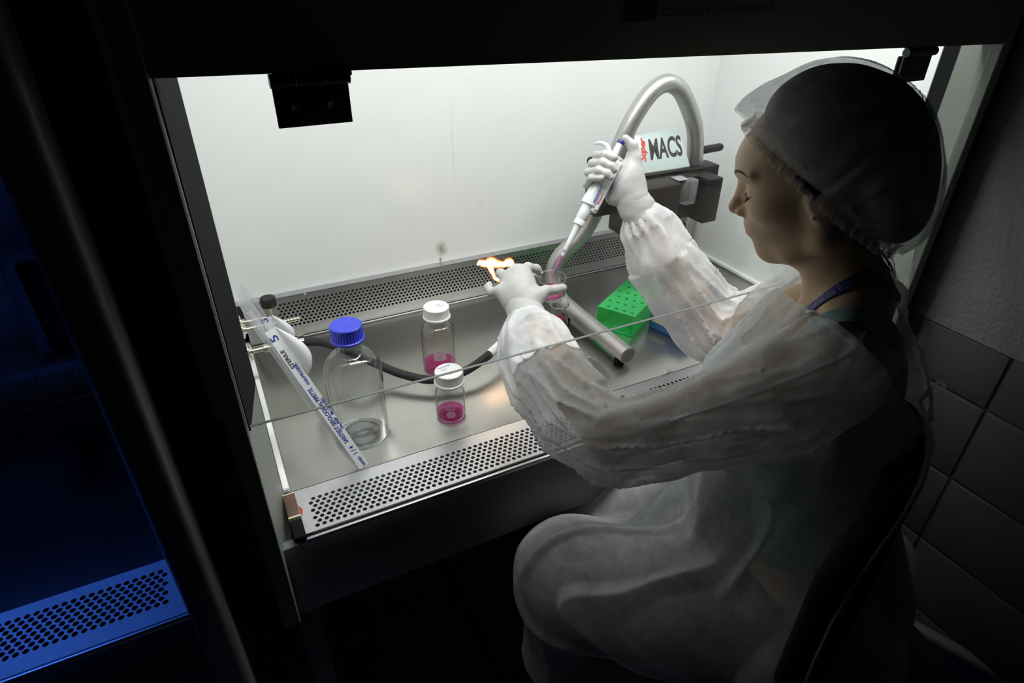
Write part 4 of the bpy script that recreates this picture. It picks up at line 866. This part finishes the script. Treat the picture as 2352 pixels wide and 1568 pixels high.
# draw the shell in towards the elastic near the edge
q = (V-HC)@HA; e = (q-c0)@bn; cen = np.array([-.002, 0, .0]); cen = c1+tdir*.115
k = np.exp(-np.maximum(e, 0)/.018)[:, None]; pl_ = q-bn*e[:, None]; rad = pl_-cen; along = (rad@tdir)
tgt_s = np.sign(rad[:, 1:2])*np.minimum(np.abs(rad[:, 1:2]), .0745*np.sqrt(np.clip(1-(along[:, None]/.131)**2, .02, 1)))
q2 = q.copy(); q2[:, 1:2] = q[:, 1:2]*(1-k)+tgt_s*k
V = HC+q2@HA.T
cap = part('bouffant_cap', V, F, 'cap_cloth', PERSON, smooth=True)
ring = []
for i in range(241):
    a = 2*math.pi*i/240; base = cen+tdir*math.cos(a)*.124+np.array([0, 1, 0])*math.sin(a)*.0755; ring.append((a, base))
V = []; F = []
for i, (a, b) in enumerate(ring):
    out = tdir*math.cos(a)*.6+np.array([0, math.sin(a), 0])
    for j, (dz, dr) in enumerate(((.012, .004), (.004, .001), (-.004, .003), (-.010, .007))):
        wv = .0030*math.sin(a*46+j*.8)+.0022*math.sin(a*73+2+j); V.append(HC+HA@(b+bn*(dz+.5*wv)+out*(dr+wv*(1.2 if j > 1 else .5))))
for i in range(240):
    for j in range(3): F.append([i*4+j, i*4+4+j, i*4+5+j, i*4+1+j])
part('elastic_ruffle', V, F, 'cap_cloth', cap, smooth=True)
# ------------------------------------------------------------------ gown
def pxc(L): return [PX(a, b, d=d) for a, b, d, r in L], [r*d/FPX for a, b, d, r in L]
slL = [(1206, 722, 1.083, 30), (1216, 762, 1.065, 56), (1228, 815, 1.04, 74), (1256, 884, 1.005, 79), (1322, 965, .965, 85), (1408, 1010, .925, 84), (1520, 994, .885, 84), (1660, 948, .840, 100), (1790, 905, .80, 112), (1895, 862, .778, 108)]
slR = [(1466, 474, .897, 30), (1486, 520, .876, 50), (1517, 590, .846, 62), (1572, 668, .812, 68), (1640, 748, .772, 78), (1708, 764, .732, 78), (1770, 735, .672, 80), (1850, 690, .61, 78), (1930, 655, .565, 70)]
PLs, RLs = pxc(slL); PRs = [PX(a_, b_, y=y_) for a_, b_, y_, r_ in slR]; RRs = [r_*PROJ(P_)[0, 2]/FPX for (a_, b_, y_, r_), P_ in zip(slR, PRs)]
def along(p, P):
    """position along a limb and angle round it"""
    best = np.full(len(p), 9.); T = np.zeros(len(p)); A = np.zeros(len(p)); acc = 0
    for a, b in zip(P[:-1], P[1:]):
        ba = b-a; Ln = np.linalg.norm(ba); h = np.clip((p-a)@ba/(Ln*Ln), 0, 1); q = p-a-h[:, None]*ba; d = np.linalg.norm(q, axis=1); m_ = d < best
        u = np.cross(ba/Ln, Zu); u /= np.linalg.norm(u); v = np.cross(ba/Ln, u)
        T[m_] = (acc+h*Ln)[m_]; A[m_] = np.arctan2(q@v, q@u)[m_]; best = np.where(m_, d, best); acc += Ln
    return T, A
def ridged(x, s=.17): return np.clip(1-np.abs(noise(x))/s, 0, 1)
def fold(p, P, n, amp, cuff):
    T, A = along(p, P); cs, sn = np.cos(A), np.sin(A); g = np.clip((T-.01)/.05, .1, 1)
    w = noise(np.stack([cs*n*.5+11, sn*n*.5+5, T*6], 1))*1.8
    wp = noise(np.stack([cs*1.5+1, sn*1.5, T*8], 1))*1.4
    r1 = ridged(np.stack([cs*n*.85+T*3+wp, sn*n*.85-T*2, T*4.5+4], 1)); r2 = ridged(np.stack([cs*n*1.2-T*9+9, sn*n*1.2+wp, T*9], 1))
    pl = np.cos(A*11+3*np.sin(A*2))*np.exp(-((T-.040)/.035)**2)*np.clip(T/.035, 0, 1)
    r = np.maximum(r1, .45*r2)*g; return amp*w*g-amp*1.1*r-cuff*pl, np.clip(r**2+.6*np.clip(pl, 0, 1), 0, 1)
def gown_full(p):
    fL, gL = fold(p, PLs, 2.6, .0105, .005); fR, gR = fold(p, PRs, 2.6, .0100, .005)
    dl = chain(p, PLs, RLs, .025)+fL; dr = chain(p, PRs, RRs, .02)+fR
    t = ell(p, CH-Zu*.035+bF*.022, (.130, .168, .180), BA); t = smin(t, seg(p, CH-Zu*.10+bF*.065, PEL+Zu*.06+bF*.075, .135, .140), .05)
    t = smin(t, ell(p, CH-bF*.045-bR*.045-Zu*.08, (.105, .135, .14), BA), .05)     # loose back
    t = smin(t, seg(p, SL+Zu*.004, SR+Zu*.004, .058, .058), .04)
    q = (p-CH)@BA; an = np.arctan2(q[:, 1], q[:, 0])
    rt = ridged(np.stack([np.cos(an)*3+q[:, 2]*4, np.sin(an)*3, q[:, 2]*4+3], 1))
    t = t+.018*noise(np.stack([np.cos(an)*4+4, np.sin(an)*4+8, q[:, 2]*5], 1))-.011*rt
    s = None
    for h, k_, a in ((HLp, KL, AL), (HRp, KR, AR)):
        c_ = chain(p, [h+Zu*.01, h*.5+k_*.5+Zu*.012, k_+Zu*.010+bF*.01, k_*.55+a*.45+bF*.01], (.115, .108, .088, .098), .04); s = c_ if s is None else smin(s, c_, .07)
    u = p@bR; w = p@bF; dg = u*.75+w*.65; wp = noise(np.stack([u*7, w*7, p[:, 2]*7], 1))*1.3
    rs = ridged(np.stack([dg*11+5+wp, w*4+u*3, p[:, 2]*6], 1))
    s = s+.018*noise(np.stack([dg*12+2, p[:, 2]*5, w*4], 1))-.014*rs
    o_ = np.argmin(np.stack([t, s, dr, dl]), 0); f_ = np.choose(o_, [rt**2*.8, rs**2*.8, gR, gL])
    t = smin(t, s, .045); t = smin(t, dr, .03); return smin(t, dl, .03), f_
def gown_sdf(p): return gown_full(p)[0]
V, F = surf(gown_sdf, axis(.24, 1.16, .0052), axis(.10, .98, .0052), axis(-.66, .46, .0052), margin=.035, iters=1)
def clear(V, F, keepfn):
    F = np.asarray(F); k = keepfn(V); F = F[k[F].all(1)]; used = np.unique(F); mp = np.full(len(V), -1); mp[used] = np.arange(len(used)); return V[used], mp[F]
# neckline: throat, near shoulder and upper back
nA = hl(.036, 0, -.178); nB = PX(1972, 797, d=.757); nC = PX(2108, 965, d=.86)
nn = np.cross(nB-nA, nC-nA); nn /= np.linalg.norm(nn); nn = nn if nn@hU > 0 else -nn
# stop at both cuffs, hem and neckline
dirL = (PLs[0]-PLs[1])/np.linalg.norm(PLs[0]-PLs[1]); dirR = (PRs[0]-PRs[1])/np.linalg.norm(PRs[0]-PRs[1])
F = np.asarray(F); fc = V[F].mean(1); near = (fc-nA)@bR < .045; Fn = F[near]; Ff_ = F[~near]
un = np.unique(Fn); mp = np.full(len(V), -1); mp[un] = np.arange(len(un)); Vn, Fn = cutmesh(V[un], mp[Fn], nA, -nn)
uf = np.unique(Ff_); mp = np.full(len(V), -1); mp[uf] = np.arange(len(uf)); V, F = merge((Vn, Fn), (V[uf], mp[Ff_].tolist()))
V, F = clear(V, [list(f)+[f[-1]]*(4-len(f)) if len(f) < 4 else list(f)[:4] for f in F], lambda v: (v[:, 2] > -.60) & ~(((v-PLs[0])@dirL > -.004) & (np.linalg.norm(v-PLs[0], axis=1) < .08)) & ~(((v-PRs[0])@dirR > -.004) & (np.linalg.norm(v-PRs[0], axis=1) < .08)))
F = [list(dict.fromkeys(f.tolist())) for f in F]; F = [f for f in F if len(f) > 2]
gown = part('gown', V, F, 'gown_cloth', PERSON, smooth=True, label='translucent white non-woven gown')
fa = gown.data.attributes.new('fold', 'FLOAT', 'POINT'); fa.data.foreach_set('value', gown_full(V)[1].astype(np.float32))
def gownribbon(name, pts, width, n=80, off=.0015, mat_='gown_seam'):
    P = hits(gown_sdf, spline([(x, y, 0) for x, y in pts], n)[:, :2])
    for _ in range(5): P[1:-1] = (P[:-2]+2*P[1:-1]+P[2:])/4
    N = normal(gown_sdf, P)
    for _ in range(6): N[1:-1] = (N[:-2]+2*N[1:-1]+N[2:])/4
    P = P+N*off; T = np.gradient(P, axis=0); A = np.cross(N, T); A /= np.linalg.norm(A, axis=1)[:, None]
    Vv, Ff = strip(P, A, width, .0008); return part(name, Vv, Ff, mat_, gown)
gownribbon('sleeve_seam', [(1198, 805), (1222, 870), (1268, 945), (1318, 1000)], .0028); gownribbon('sleeve_seam', [(1322, 1000), (1400, 1003), (1480, 985), (1600, 945), (1760, 890), (1900, 832), (1965, 800)], .0045)
gownribbon('neck_binding', [(1846, 712), (1880, 732), (1925, 762), (1968, 797)], .006, mat_='gown_seam')
# tie strings at the back
tk = PX(2112, 920, d=.90); parts = []
for dx, dy, dz, c_ in ((.03, -.012, .02, .012), (.034, -.004, -.01, .016), (.02, -.02, -.03, .01)):
    parts.append(strip(spline([tk, tk+np.array([dx*.5, dy*.5, dz+c_]), tk+np.array([dx, dy, dz])], 14), np.array([.3, .2, .9]), .006, .0006))
Vv, Ff = merge(*parts); part('tie_string', Vv, Ff, 'gown_seam', gown)
# ------------------------------------------------------------------ gloves
def fin(p, L, k=.004):
    P = [PX(a, b, d=d) for a, b, d, r in L]; Rr = [r*d/FPX for a, b, d, r in L]; return chain(p, P, Rr, k)
def gloveL(p):
    wr = (1205, 706, 1.092)
    d = chain(p, [PX(*wr[:2], d=wr[2]), PX(1196, 676, d=1.105), PX(1192, 640, d=1.128)], (.0270, .0275, .0250), .02)
    for L in ([(1203, 690, 1.10, 24), (1204, 650, 1.122, 20), (1200, 625, 1.138, 15)], [(1196, 690, 1.10, 24), (1184, 630, 1.135, 15)], [(1186, 690, 1.10, 24), (1162, 640, 1.13, 14)], [(1178, 695, 1.095, 20), (1148, 668, 1.11, 13)], [(1216, 695, 1.09, 22), (1236, 678, 1.095, 17)]):
        d = smin(d, fin(p, L), .014)
    f = fin(p, [(1200, 624, 1.138, 13), (1212, 614, 1.150, 11.5), (1232, 617, 1.163, 10), (1239, 626, 1.170, 8.5)])              # forefinger
    f = np.minimum(f, fin(p, [(1184, 628, 1.136, 13), (1186, 617, 1.165, 11), (1214, 632, 1.185, 9.5), (1236, 640, 1.188, 8)]))   # middle
    f = np.minimum(f, fin(p, [(1162, 638, 1.131, 13), (1150, 628, 1.150, 11), (1165, 634, 1.185, 9), (1200, 642, 1.19, 8)]))      # ring
    f = np.minimum(f, fin(p, [(1147, 670, 1.110, 12), (1128, 671, 1.118, 10), (1121, 661, 1.130, 9), (1124, 654, 1.14, 8)]))      # little
    f = np.minimum(f, fin(p, [(1236, 680, 1.094, 16), (1254, 667, 1.103, 12), (1276, 665, 1.118, 11), (1293, 661, 1.130, 9.5)]))  # thumb
    d = smin(d, f, .006); return d+.0005*noise(p*110)
def gloveR(p):
    d = chain(p, [PX(1455, 458, d=1.155), PX(1444, 425, d=1.158), PX(1443, 395, d=1.160)], (.0280, .0270, .0215), .02)
    d = smin(d, fin(p, [(1406, 455, 1.160, 15), (1425, 432, 1.156, 22), (1446, 400, 1.150, 22)]), .020)
    d = smin(d, fin(p, [(1448, 404, 1.148, 23), (1457, 364, 1.142, 15), (1453, 334, 1.135, 11), (1437, 318, 1.132, 9)], .006), .012)
    f = None
    for L in ([(1436, 386, 1.172, 14), (1402, 360, 1.176, 11), (1370, 357, 1.150, 10), (1390, 356, 1.122, 10), (1411, 362, 1.1175, 9)], [(1432, 398, 1.175, 14), (1394, 380, 1.178, 11), (1361, 376, 1.150, 10), (1384, 374, 1.1205, 10.5), (1404, 382, 1.1165, 9.5), (1411, 390, 1.117, 8)],
              [(1428, 412, 1.175, 14), (1387, 400, 1.180, 11), (1352, 396, 1.151, 9.5), (1375, 392, 1.1205, 10.5), (1395, 399, 1.1165, 9.5), (1403, 407, 1.117, 8)], [(1422, 428, 1.172, 13), (1382, 426, 1.178, 10), (1348, 424, 1.155, 8.5), (1358, 409, 1.127, 8.5), (1382, 409, 1.1175, 7.5)]):
        s = fin(p, L); f = s if f is None else smin(f, s, .0012)
    return smin(d, f, .006)+.0005*noise(p*110)
for nm, f, c, W0, W1 in (('glove', gloveL, PX(1205, 668, d=1.13), EL, WL), ('glove', gloveR, PX(1415, 400, d=1.15), ER, WR)):
    V, F = surf(f, axis(c[0]-.10, c[0]+.10, .0021), axis(c[1]-.10, c[1]+.10, .0021), axis(c[2]-.10, c[2]+.10, .0021), margin=.003, iters=2)
    g = part(nm, V, F, 'latex', PERSON, smooth=True, label='white latex glove, '+('closed round the pipette' if f is gloveR else 'holding the small beaker'))
    ax_ = W1-W0; ax_ = ax_/np.linalg.norm(ax_)*.7; S0 = (PLs if f is gloveL else PRs); a2 = S0[0]-S0[1]; ax_ = ax_+a2/np.linalg.norm(a2)*.3; ax_ /= np.linalg.norm(ax_); b0 = W1*.45+S0[0]*.55
    M = frame(b0-ax_*.022, np.cross(ax_, Zu), ax_); rr = .0335 if f is gloveL else .0355; n = 64
    prof = [(1.02, -.006), (1.10, -.0085), (1.115, -.0065), (1.07, -.003), (1.035, .000), (1.0, .008), (1.03, .013), (1.0, .018), (.97, .028), (.90, .040), (.85, .046)]
    Vv = [];  Ff = []
    for i, (k, z) in enumerate(prof):
        for j in range(n):
            a = 2*math.pi*j/n; r = rr*k*(1+.02*math.sin(a*3+i)+.012*math.sin(a*7+2*i)); Vv.append((r*math.cos(a), r*.92*math.sin(a), z+.003*math.sin(a+1)*(1-i/10)))
    for i in range(len(prof)-1):
        for j in range(n): Ff.append([i*n+j, i*n+(j+1) % n, (i+1)*n+(j+1) % n, (i+1)*n+j])
    part('cuff', xf(Vv, M), Ff, 'latex', g, smooth=True)
# ------------------------------------------------------------------ micropipette and the beaker held in the near hand
pt0 = PX(1428, 323, d=1.135); pt1 = PX(1264, 641, d=1.166); pax = (pt1-pt0); PLn = np.linalg.norm(pax); pax /= PLn; vw = CAMP-(pt0+pt1)/2
MPf = frame(pt0, np.cross(pax, vw), pax)      # x across, y away/towards the camera, z down the pipette
if MPf[:3, 1]@vw < 0: MPf[:3, 0] *= -1; MPf[:3, 1] *= -1
MP = thing('micropipette', 'white single-channel micropipette held upright in the far gloved hand', 'pipette', pt1)
def pl_(name, prof, material, par=None, n=36, sh=40): V, F = lathe([(r, z*PLn) for r, z in prof], n); return part(name, xf(V, MPf), F, material, par or MP, smooth=True, sharp=sh)
pl_('push_button', [(0, 0), (.0066, .002), (.0072, .008), (.0072, .020), (.0066, .024), (.006, .025)], 'pipette_blue'); pl_('plunger', [(.0062, .024), (.0062, .10), (.0095, .105), (.0102, .125), (.009, .14)], 'pipette_white')
bd = pl_('handle', [(.008, .105), (.0118, .12), (.0125, .16), (.0128, .26), (.0135, .34), (.0150, .40), (.0158, .455), (.0150, .458), (.010, .458)], 'pipette_white')
V, F = boxm((.006, -.006, .125*PLn), (.0205, .0095, .49*PLn), .004, 3); part('ejector_bar', xf(V, MPf), F, 'pipette_white', MP, smooth=True, sharp=50)
V, F = boxm((.0175, -.002, .19*PLn), (.0212, .006, .30*PLn), .0008, 1); part('volume_window', xf(V, MPf), F, 'pipette_blue', MP)
hk = [(-.004, .004, .135*PLn), (-.012, .007, .100*PLn), (-.022, .008, .078*PLn), (-.034, .006, .082*PLn), (-.041, .004, .098*PLn)]
V, F = tube(hk, [.0075, .0070, .006, .0045, .002], 14, samples=24, flat=.7); part('finger_hook', xf(V, MPf), F, 'pipette_white', MP, smooth=True)
pl_('barrel', [(.0108, .44), (.0110, .50), (.0113, .553), (.0104, .558), (.0102, .565), (.0108, .568), (.0106, .600), (.0075, .603)], 'pipette_white'); pl_('tip_cone', [(.0072, .60), (.0060, .66), (.0046, .755), (.0042, .785), (0, .785)], 'pipette_white')
tp = pl_('tip', [(.0048, .735), (.0052, .738), (.0048, .79), (.0042, .845), (.0030, .92), (.0012, .998), (.0008, .998)], 'tip_plastic'); pl_('liquid', [(0, .835), (.0038, .835), (.0027, .92), (.0010, .985), (0, .985)], 'tip_pink', tp); pl_('filter_plug', [(0, .805), (.0040, .805), (.0038, .825), (0, .825)], 'paper_white', tp)
for s_t, sz, mt_, x, y, z in (('eppendorf', .0080, 'ink_blue', .0080, .0150, .436), ('Research', .0060, 'ink_red', .0160, .0101, .430), ('1000', .0050, 'ink_dark', .0120, .0101, .478)):
    zz = -MPf[:3, 2] if s_t != '1000' else MPf[:3, 0]
    text('print', s_t, sz, frame(xf([[x, y, z*PLn]], MPf)[0], zz, MPf[:3, 1]), mt_, bd, offset=.0001)
hb = pt1-np.array([0, 0, .026]); cpos = PX(1269, 661, d=1.166)
tl_ = frame((0, 0, 0), (1, 0, 0), (-.10, -.10, 1)); tl_[:3, 3] = 0
beaker('beaker', 'small glass beaker with a little pink liquid held in the near gloved hand', (cpos[0], cpos[1]), .0250, .040, 'medium_pink', .012, zb=float(cpos[2])-.016, group='small glass beakers', tilt=tl_)
# ------------------------------------------------------------------ chair and things on the floor
chc = PEL-bF*.02; CHR = thing('office_chair', 'black upholstered office chair the person sits on', 'chair', (chc[0], chc[1], -.78))
def seat_sdf(p): return smax(ell(p, (chc[0], chc[1], -.315), (.235, .235, .06), BA), p[:, 2]+.268, .02)
V, F = surf(seat_sdf, axis(chc[0]-.26, chc[0]+.26, .012), axis(chc[1]-.26, chc[1]+.26, .012), axis(-.40, -.24, .012)); part('seat', V, F, 'chair_cloth', CHR, smooth=True)
bk = PX(1985, 1262, d=.90)
def back_sdf(p):
    q = (p-bk)@BA; q[:, 0] = q[:, 0]-1.1*q[:, 1]**2; x = np.abs(q[:, 1:])-np.array([.20, .19])+.11; o_ = np.linalg.norm(np.maximum(x, 0), axis=1)+np.minimum(x.max(1), 0)-.11
    return smax(o_, np.abs(q[:, 0])-.022, .02)
V, F = surf(back_sdf, axis(bk[0]-.30, bk[0]+.30, .012), axis(bk[1]-.30, bk[1]+.30, .012), axis(bk[2]-.24, bk[2]+.24, .012), margin=.02); part('backrest', V, F, 'chair_cloth', CHR, smooth=True)
rim = []
for a in np.linspace(0, 2*math.pi, 81):
    c_, s_ = math.cos(a), math.sin(a); y_ = math.copysign(abs(c_)**.6, c_)*.198; z_ = math.copysign(abs(s_)**.6, s_)*.188; rim.append(bk+BA@np.array([1.1*y_*y_-.020, y_, z_]))
V, F = tube(rim, .0035, 8, cap=False); part('piping', V, F, 'piping_grey', CHR, smooth=True)
V, F = tube([bk-bF*.02-Zu*.10, bk-bF*.06-Zu*.26, (chc[0], chc[1], -.36)], .018, 12, samples=16, flat=.4); part('back_bracket', V, F, 'black_plastic', CHR, smooth=True)
V, F = tube([(chc[0], chc[1], -.37), (chc[0], chc[1], -.70)], .026, 18); part('gas_column', V, F, 'black_plastic', CHR, smooth=True, sharp=50)
for i in range(5):
    a = 2*math.pi*i/5+.5; e = np.array([chc[0]+.28*math.cos(a), chc[1]+.28*math.sin(a), -.715]); V, F = tube([(chc[0], chc[1], -.69), e], [.026, .016], 10, flat=.7); lg = part('base_leg', V, F, 'black_plastic', CHR, smooth=True, sharp=50)
    V, F = tube([e+np.array([-.012*math.sin(a), .012*math.cos(a), -.037]), e-np.array([-.012*math.sin(a), .012*math.cos(a), .037])], .0275, 20); part('castor', V, F, 'black_rubber', lg, smooth=True, sharp=50)
cb = [PX(a, b, z=-.773) for a, b in ((1800, 1448), (1785, 1475), (1772, 1510), (1778, 1548), (1805, 1562), (1838, 1552), (1852, 1520), (1848, 1492), (1830, 1465), (1850, 1490), (1880, 1525), (1915, 1568), (1950, 1600))]
V, F = tube(cb, .007, 10, samples=90); tag(part('power_cable', V, F, 'black_rubber', None, smooth=True, loc=cb[4]), 'black cable looped on the floor tiles beside the chair', 'cable')
e0 = PX(2100, 1540, z=-.72); eq = thing('floor_unit', 'dark blue and white box-shaped device on the floor by the block wall', 'device', (e0[0], e0[1], -.78))
Me = frame((e0[0], e0[1], -.78), (.35, -.94, 0), (0, 0, 1))
V, F = boxm((-.06, -.09, 0), (.20, .09, .10), .012, 3, Me); part('housing', V, F, 'device_blue', eq, smooth=True, sharp=50)
V, F = boxm((-.07, .075, .02), (.21, .105, .115), .008, 2, Me); part('side_rail', V, F, 'device_white', eq, smooth=True, sharp=50); V, F = boxm((-.02, -.04, .10), (.07, -.02, .106), .002, 1, Me); part('switch_plate', V, F, 'device_white', eq)
